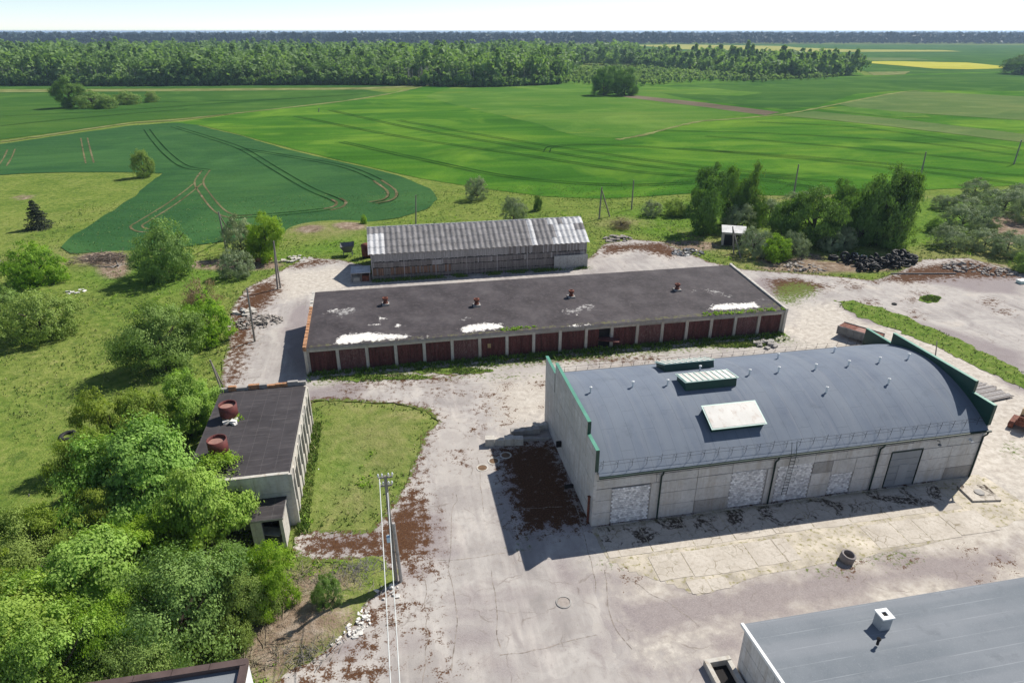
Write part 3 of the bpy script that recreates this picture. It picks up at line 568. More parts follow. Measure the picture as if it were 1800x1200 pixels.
# end walls: rows of panels under a stepped parapet
def prof(y): return 7.62 if 37.85 < y < 47.0 else 6.62
ycut = [35.76, 37.85, 41.6, 44.8, 47.0, 50.34]
for X0, X1 in ((HX0-.1, HX0+.09), (HX1-.09, HX1+.1)):
    for a, b in zip(ycut, ycut[1:]):
        top = prof((a+b)/2); zs = [.02, 1.2, 2.4, 3.6, 4.8, 5.95, top-.02] if top < 7 else [.02, 1.2, 2.4, 3.6, 4.8, 5.95, 6.9, top-.02]
        for z0, z1 in zip(zs, zs[1:]):
            p = rng.uniform(0, .02); s = -p if X0 < 20 else 0; e = 0 if X0 < 20 else p
            HP(MB().box(X0+s, X1+e, a+.012, b-.012, z0+.012, z1-.012), 'panel', CONC)
    HP(MB().box(X0+.02, X1-.02, 35.8, 50.3, .0, 6.55).box(X0+.02, X1-.02, 37.9, 46.95, 6.551, 7.55), 'end_wall', JOINT)
    for a, b, z in ((35.7, 37.82, 6.62), (37.8, 47.05, 7.62), (47.08, 50.4, 6.62)):
        HP(MB().box(X0-.035, X1+.035, a, b, z, z+.05), 'parapet_capping', GREENL)
        inner = (X1+.002, X1+.03) if X0 < 20 else (X0-.03, X0-.002)
        HP(MB().box(*inner, a+.02, b-.02, 4.6, z-.001), 'parapet_cladding', GREENM)
        HP(MB().box(X0-.03, X1+.03, a-.04, a-.002, z-1.0 if z > 7 else 4.9, z+.05), 'parapet_edge', GREENM)
# arched roof skin
m = MB(); yy = np.linspace(HY0-.35, HY1+.35, 29)
for i, y in enumerate(yy):
    for x in (HX0+.13, HX1-.13): m.v.append((x, y, roofz(y)))
m.f = [(2*i, 2*i+1, 2*i+3, 2*i+2) for i in range(len(yy)-1)]
HP(m, 'arched_roof', ROOFB, smooth=True)
ez = roofz(HY0-.35)
HP(MB().box(HX0+.13, HX1-.13, HY0-.34, HY0-.3, ez-.16, ez-.012), 'eave_fascia', GREENM)
HP(MB().box(HX0+.1, HX1+.05, HY0-.5, HY0-.36, ez-.14, ez-.03), 'gutter', PIPEG)
for x in (17.72, 26.62, 35.3, 44.35):
    HP(MB().tube([(x, HY0-.42, ez-.14), (x, HY0-.36, ez-.4), (x, HY0-.13, ez-.75), (x, HY0-.13, .05)], .065, 8), 'downpipe', PIPEG)
# roof edge rail: posts and two wires along both eaves
for yb, nm in ((HY0+.1, 1), (HY1-.1, 1)):
    for k in range(29):
        x = HX0+.5+k*1.08; z = roofz(yb); h = .75 if k % 4 == 0 else .62
        HP(MB().tube([(x, yb, z-.02), (x, yb-.06, z+h)], .013, 5).tube([(x, yb, z+h*.5), (x, yb+.35, roofz(yb+.35))], .012, 4), 'rail_post', DARKIN)
    for h in (.3, .58): HP(MB().tube([(HX0+.2+k*2.1, yb-.03, roofz(yb)+h+.02*math.sin(k*2.)) for k in range(15)]+[(HX1-.2, yb-.03, roofz(yb)+h)], .01, 4), 'rail', DARKIN)
# wall ladder
lm = MB(); lx = 27.75
for s in (-.2, .2): lm.tube([(lx+s, HY0-.25, .8), (lx+s, HY0-.45, ez-.1), (lx+s, HY0-.2, ez+.9)], .022, 5)
lad = HP(lm, 'ladder', PIPEG)
for k in range(14): 
    o = HP(MB().tube([(lx-.2, HY0-.25-.2*k/14, .9+k*.28), (lx+.2, HY0-.25-.2*k/14, .9+k*.28)], .016, 5), 'ladder_rung', PIPEG, lad)
for k in range(4): HP(MB().tube([(lx+.34*math.cos(a), HY0-.45+.5*min(0, math.sin(a)), 2.6+k*.55) for a in np.linspace(0, -math.pi, 9)], .012, 4), 'ladder_hoop', PIPEG, lad)
# skylights: raised curbs with a tilted flat lid
def skylight(cx, cy, L, Wd, up, tilt_extra=0.):
    sl = math.atan(-2*BQ*(cy-YC))+tilt_extra; M = Matrix.Translation((cx, cy, roofz(cy))) @ Matrix.Rotation(sl, 4, 'X')
    sk = HP(MB().box(-L/2+.12, L/2-.12, -Wd/2+.12, Wd/2-.12, -.15, up-.002, M), 'skylight', GREENM)
    HP(MB().box(-L/2, L/2, -Wd/2, Wd/2, up, up+.05, M), 'skylight_frame', PALEGR, sk)
    n = 9; HP(MB().box(-L/2+.1, L/2-.1, -Wd/2+.1, Wd/2-.1, up+.052, up+.07, M), 'skylight_sheet', BRIGHT, sk)
    for k in range(n+1 if cy > 41 else 0):
        x = -L/2+.12+(L-.24)*k/n; HP(MB().box(x-.035, x+.035, -Wd/2+.08, Wd/2-.08, up+.072, up+.12 if cy > 41 else up+.085, M), 'skylight_bar', WHITE if cy < 41 else PALEGR, sk)
for q, L_, W_s, u_, ti in (((1288, 727), 4.4, 2.2, .42, 0.), ((1243, 662), 4.5, 1.9, .55, -.2), ((1205, 636), 4.6, 2.0, .45, -.12)):
    p = on_roof(*q, u_); skylight(p.x, p.y, L_, W_s, u_, ti)
for q in [(1038,690),(1112,680),(1173,677),(1230,652),(1255,680),(1317,659),(1368,654),(1367,630),(1433,649),(1466,619),(1491,643),(1452,690),(1545,637),(1561,675),(1596,631)]:
    p = on_roof(*q); m = MB().tube([p-Vector((0, 0, .05)), p+Vector((0, 0, .42))], .07, 8).lathe([(.12, .42), (.12, .5), (.02, .56)], 8, p)
    HP(m, 'roof_vent', WHITE)
HP(MB().tube([(12.62, 36.3, 0), (12.62, 36.3, 2.3)], .09, 8).box(12.52, 12.72, 36.2, 36.4, 2.3, 2.36), 'rusty_post', RUST)
HP(MB().box(11.9, 12.6, 40.0, 40.2, .3, .55).box(12.3, 12.72, 44.3, 44.5, 1.2, 1.7), 'wall_bracket', DARKIN)
HP(MB().tube([(40.2, HY0-.1, 4.0), (40.2, HY0-.35, 4.1), (40.2, HY0-.4, 3.95)], .03, 6).lathe([(.03, 0), (.14, -.12), (.14, -.16)], 10, (40.2, HY0-.42, 3.95)), 'wall_lamp', STEEL)
HP(MB().box(43.2, 43.4, HY0-.3, HY0-.05, 3.55, 3.7), 'camera_box', WHITE)

# ------------------------------------------------------------------ the row of garages
GX0, GX1, GY0, GY1, GZ0, GZ1 = -9.4, 45.0, 64.2, 77.7, 3.05, 3.95
gar = thing('garage_row', 'row of eighteen maroon-doored garages under one patched black tar roof', 'building', (GX0, GY0, 0))
def GP(mb, name, mat, parent=None, off=(GX0, GY0, 0)):
    o = mb.build(name, mat, parent or gar); o.matrix_parent_inverse = Matrix.Translation((-off[0], -off[1], -off[2])) if parent is None else Matrix.Identity(4); return o
GP(MB().prism([(GY0+.35, 0), (GY1, 0), (GY1, GZ1-.26), (GY0+.35, GZ0-.26)], 'x', GX0+.15, GX1-.15), 'wall', CONC_D)
GP(MB().prism([(GY0-.35, GZ0-.3), (GY1+.1, GZ1-.26), (GY1+.1, GZ1-.03), (GY0-.35, GZ0-.05)], 'x', GX0, GX1), 'roof_slab', CONC_D)
def rz_(x, y): return GZ0+(GZ1-GZ0)*(y-GY0)/(GY1-GY0)
def GR(pts): 
    out = []
    for p in pts:
        z = 3.4
        for k in range(3): q = G(*p, z); z = rz_(q.x, q.y)
        out.append((q.x, q.y))
    return out
PATCH = [GR(p) for p in ([(580,606),(597,588),(640,583),(690,585),(722,588),(720,596),(660,600),(610,606)], [(806,582),(810,573),(850,566),(885,568),(890,578),(850,582),(815,586)], [(735,593),(755,588),(757,592),(738,597)],
        [(1240,546),(1252,534),(1330,530),(1338,541),(1290,545)], [(688,574),(700,568),(712,572),(700,577)], [(645,570),(672,566),(672,571),(650,573)], [(662,556),(680,556),(677,563),(664,562)], [(995,572),(1040,567),(1040,573),(1000,577)], [(1010,550),(1016,548),(1017,557),(1011,557)], [(575,545),(598,540),(596,547),(578,549)])]
GRIT = [GR(p) for p in ([(1237,508),(1260,508),(1298,523),(1285,526),(1240,514)], [(1208,508),(1230,507),(1236,514),(1212,513)], [(565,550),(620,535),(640,545),(600,560)], [(800,560),(830,550),(830,562),(805,566)], [(1330,528),(1350,522),(1358,526),(1335,532)], [(980,545),(1040,530),(1050,545),(990,556)])]
MOSR = [[(x, GY0-.4) for x in (GX0, GX1)] + [(GX1, GY0+.7), (GX0, GY0+.35)]] + [GR([(1255,548),(1378,536),(1376,528),(1300,540),(1260,542)]), GR([(860,580),(890,572),(890,580),(865,585)])]
ro = sheet('tar_roofing', [(GX0+.02, GY0-.33), (GX1-.02, GY0-.33), (GX1-.02, GY1+.08), (GX0+.02, GY1+.08)], lambda x, y: rz_(x, y)+.02*fnoise(x, y, 3), .3, TAR, 0, 1, lambda x, y: {'patch': soft(x, y, PATCH, 2.0)*.78, 'grit': soft(x, y, GRIT, 3.)*.62, 'moss': soft(x, y, MOSR, 1.4)*.6})
ro.parent = gar; ro.matrix_parent_inverse = Matrix.Translation((-GX0, -GY0, 0))
bw = (GX1-GX0-.36)/18
rng = random.Random(8)
for k in range(19):
    x = GX0+.18+k*bw
    GP(MB().box(x-.16, x+.16, GY0-.12, GY0+.2, 0, GZ0-.27), 'column', CONC_W)
for k in range(18):
    a, b = GX0+.18+k*bw+.17, GX0+.18+(k+1)*bw-.17; mid = (a+b)/2
    GP(MB().box(a-.1, b+.1, GY0-.08, GY0+.18, GZ0-.62, GZ0-.275), 'lintel', CONC_W if rng.random() < .7 else CONC_D)
    op = k == 10
    d = GP(MB().box(a, b, GY0+.2, GY0+.3, .02, GZ0-.62), 'door', DARKIN)
    mt = MAROONF if rng.random() < .25 else MAROON
    for s, (u, v) in enumerate(((a+.02, mid-.01), (mid+.01, b-.02))):
        if op and s == 1:
            leaf = GP(MB().bar((b, GY0+.05, 1.25), (b-.5, GY0-1.0, 1.25), 2.3, .06), 'door_leaf', mt, d); continue
        dx = rng.uniform(0, .03); leaf = GP(MB().box(u, v, GY0+.04-dx, GY0+.09-dx, .06, GZ0-.64), 'door_leaf', mt, d)
        nb = 5
        for j in range(nb):
            x0 = u+(v-u)*j/nb; GP(MB().box(x0+.012, x0+(v-u)/nb-.012, GY0+.01-dx, GY0+.038-dx, .08, GZ0-.66), 'door_board', mt, d)
GP(MB().box(GX0+18*0+bw*6.35, GX0+bw*6.35+.35, GY0-.03, GY0-.006, 1.2, 1.7), 'notice_board', plain('faded_notice', (.4, .3, .15), .9, .3, 4))
# gable parapets: broken brick on the left, pale coping on the right
y = GY0-.4; i = 0
while y < GY1:
    L = rng.uniform(.5, 1.0); z = rz_(0, y); h = .3+rng.uniform(-.05, .05); mt = BRICKO if y < GY0+9 else CONC_W
    GP(MB().box(GX0-.16+rng.uniform(-.02, .02), GX0+.16, y, min(y+L, GY1+.1)-.015, z-.3, z+h*.6), 'coping_block', mt); y += L
GP(MB().prism([(GY0-.35, 0), (GY1, 0), (GY1, GZ1-.28), (GY0-.35, GZ0-.28)], 'x', GX0-.14, GX0+.145), 'gable_wall', CONC_W)
GP(MB().prism([(GY0-.35, 0), (GY1, 0), (GY1, GZ1-.28), (GY0-.35, GZ0-.28)], 'x', GX1-.145, GX1+.14), 'gable_wall', CONC_W)
y = GY0-.4
while y < GY1:
    L = rng.uniform(1.2, 1.6); z = rz_(0, y); GP(MB().prism([(y, z-.28), (min(y+L, GY1+.1)-.02, z-.2), (min(y+L, GY1+.1)-.02, z+.28), (y, z+.2)], 'x', GX1-.16, GX1+.16), 'coping_block', CONC_W); y += L
for q in ((678,535), (838,537), (1004,522), (1190,510)):
    p = GR([q])[0]; z = rz_(*p); c = (p[0], p[1], z)
    ch = GP(MB().lathe([(.3, -.05), (.3, .28), (.22, .3), (.22, .62), (.34, .64), (.34, .86), (.2, .87), (.2, .5)], 12, c), 'roof_vent', RUST)
    GP(MB().box(p[0]-.42, p[0]+.42, p[1]-.42, p[1]+.42, z-.05, z+.16), 'vent_base', CONC_D, ch)

# ------------------------------------------------------------------ the timber barn
BX0, BX1, BY0, BY1, BE, BR = -2.75, 29.2, 92.0, 101.6, 4.0, 6.35
barn = thing('timber_barn', 'long grey timber barn with corrugated asbestos roof behind the garages', 'building', (BX0, BY0, 0))
def BP(mb, name, mat): 
    o = mb.build(name, mat, barn); o.matrix_parent_inverse = Matrix.Translation((-BX0, -BY0, 0)); return o
YM = (BY0+BY1)/2
BP(MB().prism([(BY0+.08, 0), (BY1-.05, 0), (BY1-.05, BE-.05), (YM, BR-.15), (BY0+.08, BE-.05)], 'x', BX0+.1, BX1-.1), 'frame', DARKIN)
rng = random.Random(21)
for row, (z0, z1, mt, nm) in enumerate(((.05, .62, WOOD, 'plinth_cladding'), (.6, 1.72, WOOD, 'lower_cladding'), (1.74, 2.6, WOOD, 'middle_cladding'), (2.62, BE, WOODL, 'upper_cladding'))):
    groups = {}; x = BX0
    while x < BX1-.05:
        wd = rng.uniform(.16, .3); u = (x-BX0)/(BX1-BX0)
        m_ = mt
        if row == 1 and (u < .36 and rng.random() < .5): m_ = WOODB
        if row in (2, 3) and u > .62 and rng.random() < .6: m_ = WOOD
        if row == 2 and rng.random() < .1: m_ = WOODL
        gm = groups.setdefault(m_.name, (MB(), m_))
        gm[0].box(x+.008, min(x+wd, BX1)-.008, BY0-rng.uniform(0, .05), BY0+.07, z0+rng.uniform(0, .12), z1-rng.uniform(.0, .06)); x += wd
    for gm, m_ in groups.values(): tag(BP(gm, nm, m_), kind='stuff')
for x0 in np.arange(BX0+1.6, BX1-1, 2.35):     # boarded window panels in the middle row
    if rng.random() < .8: BP(MB().box(x0, x0+1.5, BY0-.09, BY0-.055, 1.8, 2.5), 'window_board', WOODL if rng.random() < .35 else WOOD)
for x in np.linspace(BX0+.1, BX1-.1, 8): BP(MB().box(x-.06, x+.06, BY0-.12, BY0-.06, .05, BE-.05), 'post', WOODL)
m = MB(); n = 30
for k in range(n):
    y0 = BY0+.02+(BY1-BY0-.04)*k/n; y1 = BY0+.02+(BY1-BY0-.04)*(k+1)/n; yc = (y0+y1)/2; top = BE+(BR-BE)*(1-abs(yc-YM)/(YM-BY0))-.12
    m.box(BX0-.0-rng.uniform(0, .03), BX0+.09, y0+.01, y1-.01, .1, top)
tag(BP(m, 'gable_cladding', WOOD), kind='stuff')
MB_ = MB()
BP(MB().box(BX1-.09, BX1, BY0+.05, BY1-.05, 0, BE-.1), 'gable_wall', WOOD)
# roof sheets: waved columns, four rows up each slope
ncol = 41; sw = (BX1-BX0+.6)/ncol; sl = math.hypot(YM-BY0+.35, (BR-BE)*(YM-BY0+.35)/(YM-BY0)); ang = math.atan2(BR-BE, YM-BY0); nr = 4; rl = sl/nr
def sheetmesh(name, mat):
    m = MB(); K = 10
    for i in range(K+1):
        u = i/K; x = u*(sw+.02); z = .12*(.5-.5*math.cos(2*math.pi*u))
        for s in (0, 1): m.v.append((x, s*(rl+.08), z+(.02 if s == 0 else 0)))
    m.f = [(2*i, 2*i+2, 2*i+3, 2*i+1) for i in range(K)]; return m.mesh(name, mat, True)
ms_ = sheetmesh('roof_sheet', SLATE); mw_ = sheetmesh('roof_sheet_pale', SLATEW)
for c in range(ncol):
    for r in range(nr):
        pale = c < 3 and r < 3 or c > ncol-8 and rng.random() < .85 and r < 4 or c == ncol-11
        o = link('roof_sheet', mw_ if pale else ms_, barn)
        d = r*rl; y = BY0-.35+d*math.cos(ang); z = BE-.28*(BR-BE)/(YM-BY0)+.02+d*math.sin(ang)
        o.location = (BX0-.3+c*sw-BX0, y-BY0, z+r*.012); o.rotation_euler = (ang+rng.uniform(-.006, .006), 0, 0)
m = MB(); zz = BE-.28*(BR-BE)/(YM-BY0)
m.quad((BX0-.3, BY1+.35, zz), (BX1+.3, BY1+.35, zz), (BX1+.3, YM, zz+sl*math.sin(ang)), (BX0-.3, YM, zz+sl*math.sin(ang)))
BP(m, 'rear_roof', SLATE)
BP(MB().tube([(BX0-.3, YM, zz+sl*math.sin(ang)+.05), (BX1+.3, YM, zz+sl*math.sin(ang)+.05)], .13, 6), 'ridge_cap', SLATEW)
# grey sheet screen at the right end of the front
m = MB()
for k in range(18): m.box(24.1+k*.29, 24.1+k*.29+.27, BY0-.4-.03*(k % 2), BY0-.36, .05, 2.1)
BP(m, 'sheet_screen', plain('grey_steel_sheet', (.4, .41, .4), .6, .2, .8, c2=(.28, .27, .26)))

# ------------------------------------------------------------------ pump house on the left
PX0, PX1, PY0, PY1, PZ = -15.4, -8.2, 40.1, 53.9, 4.45
pump = thing('pump_house', 'flat black-roofed concrete outbuilding with two rusty round roof tanks', 'building', (PX0, PY0, 0))
def PP(mb, name, mat, sm=False, parent=None):
    o = mb.build(name, mat, parent or pump, sm)
    if parent is None: o.matrix_parent_inverse = Matrix.Translation((-PX0, -PY0, 0))
    return o
PP(MB().box(PX0+.1, PX1-.25, PY0+.1, PY1-.1, 0, PZ-.5), 'wall', CONC_D)
rs = sheet('tar_roofing', [(PX0+.02, PY0+.2), (PX1+.0, PY0+.2), (PX1+.0, PY1-.3), (PX0+.02, PY1-.3)], lambda x, y: PZ-.22+.015*fnoise(x, y, 2), .5, TAR2); rs.parent = pump; rs.matrix_parent_inverse = Matrix.Translation((-PX0, -PY0, 0))
PP(MB().box(PX0, PX1+.02, PY0+.2, PY1-.3, PZ-.5, PZ-.25), 'roof_slab', CONC_W)
rng = random.Random(4)
for k in range(3):
    a = PX0+k*(PX1-PX0)/3; b = PX0+(k+1)*(PX1-PX0)/3
    for z0, z1 in ((.0, 1.5), (1.5, 3.0), (3.0, PZ+.02)): PP(MB().box(a+.01, b-.01, PY0-.05-rng.uniform(0, .02), PY0+.19, z0+.01, z1-.01), 'panel', CONC)
x = PX0
while x < PX1: 
    L = rng.uniform(.6, 1.1); PP(MB().box(x, min(x+L, PX1)-.01, PY0-.07, PY0+.21, PZ+.02, PZ+.08+rng.uniform(-.015, .02)), 'coping_block', CONC_W)
    PP(MB().box(x, min(x+L, PX1)-.01, PY1-.28, PY1+.02, PZ-.5, PZ+.1+rng.uniform(-.1, .12)), 'coping_block', CONC_D if rng.random() < .6 else BRICKO); x += L
# right side: piers with broken windows between
npier = 9
for k in range(npier+1):
    y = PY0+.1+(PY1-PY0-.4)*k/npier
    PP(MB().box(PX1-.1, PX1+.12, y-.16, y+.16, 0, PZ-.52), 'pier', CONC_W)
for k in range(npier):
    y0 = PY0+.1+(PY1-PY0-.4)*k/npier+.17; y1 = PY0+.1+(PY1-PY0-.4)*(k+1)/npier-.17
    PP(MB().box(PX1-.2, PX1+.02, y0, y1, 0, 1.2), 'sill_wall', CONC_W)
    wn_ = PP(MB().box(PX1-.2, PX1-.15, y0, y1, 1.2, 3.2), 'window', GLASSD)
    PP(MB().box(PX1-.14, PX1-.06, (y0+y1)/2-.04, (y0+y1)/2+.04, 1.2, 3.2).box(PX1-.14, PX1-.06, y0, y1, 2.4, 2.48), 'window_bar', CONC_W, parent=wn_)
    PP(MB().box(PX1-.2, PX1+.06, y0, y1, 3.2, PZ-.52), 'lintel', CONC_W if k % 3 else CONC_D)
PP(MB().box(PX1-.05, PX1+.22, PY0-.12, PY0+.08, 0, PZ+.05), 'corner_pier', CONC_W)
# porch
qx0, qx1, qy0 = -10.75, -8.65, 37.75
PP(MB().box(qx0, qx0+.22, qy0, PY0-.08, 0, 2.5), 'porch_wall', CONC_W); PP(MB().box(qx1-.22, qx1, qy0, PY0-.08, 0, 2.5), 'porch_wall', CONC_W)
PP(MB().box(qx0+.221, qx0+.7, qy0+.02, qy0+.2, 0, 2.5), 'porch_wall', CONC_W)
PP(MB().box(qx0-.08, qx1+.08, qy0-.1, PY0-.07, 2.5, 2.66), 'porch_roof', CONC_D)
PP(MB().box(qx0-.06, qx1+.06, qy0-.08, PY0-.09, 2.662, 2.68), 'porch_roofing', TAR2)
PP(MB().box(qx0+.25, qx1-.25, PY0-.15, PY0-.075, 0, 2.2), 'doorway', DARKIN); PP(MB().box(qx0+.23, qx1-.23, qy0, PY0-.16, 0, .06), 'porch_floor', CONC_D)
PP(MB().bar((qx0+.75, qy0+.3, 1.05), (qx0+1.0, qy0+1.1, 1.05), 2., .05), 'door', CONC_D)
def tank(qx, qy, h):
    c = G(qx, qy, PZ-.2); c = (c.x, c.y, PZ-.22)
    o = PP(MB().lathe([(.66, .28), (.7, .32), (.7, h), (.64, h), (.64, h-.28)], 24, c), 'roof_tank', RUSTR, True); PP(MB().lathe([(.58, 0), (.58, .3)], 18, c), 'tank_base', BRICKO, parent=o)
    PP(MB().lathe([(.64, h-.26), (.01, h-.2)], 24, c), 'tank_lid', RUSTP, parent=o)
tank(404, 733, 1.25); tank(386, 797, 1.3)

# ------------------------------------------------------------------ corner of the building at bottom left, and the one at bottom right
cx, cy = -8.65, 25.25
bl = thing('flat_roofed_building', 'corner of white-walled building with brown parapet, cut by the bottom frame', 'building', (cx, cy, 0))
def LP(mb, name, mat): o = mb.build(name, mat, bl); o.matrix_parent_inverse = Matrix.Translation((-cx, -cy, 0)); return o
LP(MB().box(cx-14, cx, cy-12, cy, 0, 3.7), 'wall', WHITE); LP(MB().box(cx-13.7, cx-.3, cy-11.7, cy-.3, 3.702, 3.74), 'roof', ROOFG)
CAPB = plain('brown_capping', (.1, .07, .065), .6, .3, 1, bump=.1)
LP(MB().box(cx-14, cx-.301, cy-.3, cy, 3.7, 4.02), 'parapet', CAPB); LP(MB().box(cx-.3, cx+.03, cy-12, cy+.03, 3.701, 4.03), 'parapet', CAPB)
for k in range(8): LP(MB().box(cx-14+k*1.75, cx-14+k*1.75+1.72, cy-.34, cy+.04, 4.03, 4.06), 'capping_sheet', CAPB)
cx2, cy2 = 17.25, 23.0
br = thing('grey_roofed_building', 'grey-roofed concrete building with white verge at bottom right corner', 'building', (cx2, cy2, 0))
def RP(mb, name, mat): o = mb.build(name, mat, br); o.matrix_parent_inverse = Matrix.Translation((-cx2, -cy2, 0)); return o
RP(MB().prism([(cy2-16, 0), (cy2-.15, 0), (cy2-.15, 3.2), (cy2-8, 3.75), (cy2-16, 3.2)], 'x', cx2+.12, cx2+26), 'wall', CONC_D)
for k in range(5):
    for z0, z1 in ((0, 1.1), (1.1, 2.2), (2.2, 3.22)): RP(MB().box(cx2, cx2+.11, cy2-.15-(k+1)*3+.015, cy2-.15-k*3-.015, z0+.012, z1-.012), 'panel', CONC)
RP(MB().prism([(cy2+.1, 3.22), (cy2+.1, 3.3), (cy2-8, 3.88), (cy2-16, 3.3), (cy2-16, 3.22), (cy2-8, 3.8)], 'x', cx2+.05, cx2+26.2), 'roof', ROOFG)
RP(MB().prism([(cy2+.12, 3.2), (cy2+.12, 3.38), (cy2-8, 3.97), (cy2-16, 3.38), (cy2-16, 3.2), (cy2-8, 3.78)], 'x', cx2-.12, cx2+.045), 'verge_trim', WHITE)
p = G(1549, 1098, 3.5); RP(MB().box(p.x-.3, p.x+.3, p.y-.3, p.y+.3, 3.2, 4.25), 'chimney', concrete('chimney_render', (.5, .52, .52), (.3, .3, .3), .3))
RP(MB().box(p.x-.36, p.x-.14, p.y-.36, p.y+.36, 4.252, 4.34).box(p.x+.14, p.x+.36, p.y-.36, p.y+.36, 4.252, 4.34).box(p.x-.14, p.x+.14, p.y-.36, p.y-.14, 4.252, 4.34).box(p.x-.14, p.x+.14, p.y+.14, p.y+.36, 4.252, 4.34), 'chimney_cap', WHITE)
RP(MB().box(p.x-.14, p.x+.14, p.y-.14, p.y+.14, 4.251, 4.26), 'flue', DARKIN)
p = G(1542, 1132, 3.6); RP(MB().tube([p, p+Vector((0, 0, .35))], .07, 8).lathe([(.11, .35), (.11, .45), (.02, .5)], 8, p), 'vent_pipe', DARKIN)
pit = thing('concrete_pit', 'open concrete pit kerb beside the bottom right building', 'pit', (16.3, 23, 0))
MB().box(-.75, .8, .25, .5, 0, .45).box(-.75, -.5, -2.6, .249, 0, .45).box(.55, .8, -2.6, .249, 0, .4).build('kerb', CONC_W, pit); MB().quad((-.5, -2.6, .02), (.55, -2.6, .02), (.55, .25, .02), (-.5, .25, .02)).build('pit_floor', DARKIN, pit)
# small shed among the shrubs
s0 = G(1268, 431); shed = thing('small_shed', 'small white shed with dark doors half hidden by willow shrubs', 'shed', s0, -.45)
MB().box(0, 3.6, 0, 3.2, 0, 2.2).build('wall', CONC_W, shed); MB().prism([(-.2, 2.202), (3.4, 2.5), (3.4, 2.6), (-.2, 2.3)], 'x', -.2, 3.8).build('roof', SLATEW, shed)
for k in range(2): MB().box(.3+k*1.5, 1.7+k*1.5, -.06, -.002, .05, 1.9).build('door', DARKIN, shed)
MB().box(3.6, 7.0, .8, 3., 0, 1.5).build('lean_to', CONC_W, shed)

# ------------------------------------------------------------------ trees
def leaves(P, N, size, rs, asp=.62, jit=.7):
    """rhombic leaf sprays at points P facing roughly N"""
    n = len(P); N = N + rs.normal(0, jit, (n, 3)); N /= np.linalg.norm(N, axis=1)[:, None]+1e-9
    T = np.cross(N, rs.normal(0, 1, (n, 3))); T /= np.linalg.norm(T, axis=1)[:, None]+1e-9; B = np.cross(N, T)
    s = size*rs.uniform(.65, 1.35, n)[:, None]
    V = np.stack([P+T*s*.5, P+B*s*asp*.5+N*s*.08, P-T*s*.5, P-B*s*asp*.5+N*s*.08], 1).reshape(-1, 3)
    return V, np.arange(4*n).reshape(n, 4)
def crown(name, mat, seed, n, size, nb=11, lo=.12, br=(.24, .42), pointy=0., shell=.62, droop=0., gap=.25, tw=17, tr=.13, core=.5, cz=0., fz=(.65, 1.18)):
    """unit crown: radius about 1, height lo..1; a few uneven lobes carry many twig clusters, each a loose cloud of leaves"""
    rs = np.random.RandomState(seed); C = []; R = []
    for i in range(nb):
        a = i*2.4+rs.uniform(-.6, .6); el = rs.uniform(-1 if core > .55 else -.75, 1.) if i else 1.; r = rs.uniform(shell*.7, shell*1.15); ce = math.sqrt(max(0, 1-el*el*.8)); z = el*.72
        k = 1-pointy*max(0, z+.2); C.append((math.cos(a)*r*ce*k, math.sin(a)*r*ce*k, z)); R.append(rs.uniform(*br)*(1-.5*pointy*max(0, z)))
    C.append((0, 0, cz)); R.append(core)
    C = np.array(C); R = np.array(R); L = len(C)
    w_ = R**2/np.sum(R**2); nt = L*tw; li = rs.choice(L, nt, p=w_)
    D = rs.normal(0, 1, (nt, 3)); D[:, 2] += .3; D /= np.linalg.norm(D, axis=1)[:, None]
    T = C[li]+D*(R[li]*rs.uniform(*fz, nt))[:, None]*np.array([1, 1, .92])
    out_ = T/(np.linalg.norm(T, axis=1)[:, None]+1e-6); ts = tr*rs.uniform(.5, 1.5, nt)
    keep_t = rs.random_sample(nt) > gap*.8; wt = ts**2*keep_t; wt /= wt.sum()
    idx = rs.choice(nt, n, p=wt); g_ = rs.normal(0, 1, (n, 3))
    P = T[idx]+g_*ts[idx][:, None]*np.array([.8, .8, .78 if core > .55 else .6]); N = out_[idx]*.9+g_*.4; N[:, 2] += .12 if core > .55 else .3
    tone = np.clip((rs.random_sample(nt)**1.3)[idx]*.8+rs.random_sample(n)*.2, 0, 1)
    if droop: P[:, 2] -= droop*np.maximum(0, np.hypot(P[:, 0], P[:, 1])-.5)**1.5
    P[:, :2] /= np.percentile(np.hypot(P[:, 0], P[:, 1]), 95)
    z0, z1 = np.percentile(P[:, 2], (2 if lo > .01 else 6, 98.5)); P[:, 2] = np.maximum(lo+(P[:, 2]-z0)/(z1-z0)*(1-lo), .02+.08*rs.random_sample(n))
    V, F = leaves(P, N, size, rs, .6, .45); return npmesh(name, V, F, mat, {'leaf': np.repeat(tone, 4)})
def trunkmesh(name, mat, seed, r=.045, lo=.15, nl=7):
    rn = random.Random(seed); m = MB(); top = Vector((rn.uniform(-.08, .08), rn.uniform(-.08, .08), .72))
    m.tube([(0, 0, -.03), (0, 0, lo), top*.6+Vector((.03, 0, 0)), top], [r*1.25, r, r*.7, r*.3], 7)
    for k in range(nl):
        a = k*2.4+rn.random(); z = rn.uniform(lo*.8, .5); e = Vector((math.cos(a)*rn.uniform(.4, .75), math.sin(a)*rn.uniform(.4, .75), min(.9, z+rn.uniform(.2, .4))))
        s = Vector((0, 0, z)); m.tube([s, (s+e)/2+Vector((0, 0, -.03)), e], [r*.55, r*.38, r*.14], 5)
    return m.mesh(name, mat)
KINDS = {}
def kind(nm, mat, n, size, var=3, bark=BARK, **kw):
    KINDS[nm] = [(crown('crown_'+nm, LEAF[mat], 100*len(KINDS)+i, n, size, **kw), trunkmesh('trunk_'+nm, bark, i, .04 if n > 6000 else .055, kw.get('lo', .12))) for i in range(var)]
kind('lush', 'bright', 34000, .046, 3, nb=11, lo=.06, br=(.26, .46), shell=.66, tw=20, tr=.085)
kind('fresh', 'fresh', 28000, .045, 2, nb=10, lo=.05, br=(.26, .44), shell=.66, tw=20, tr=.08)
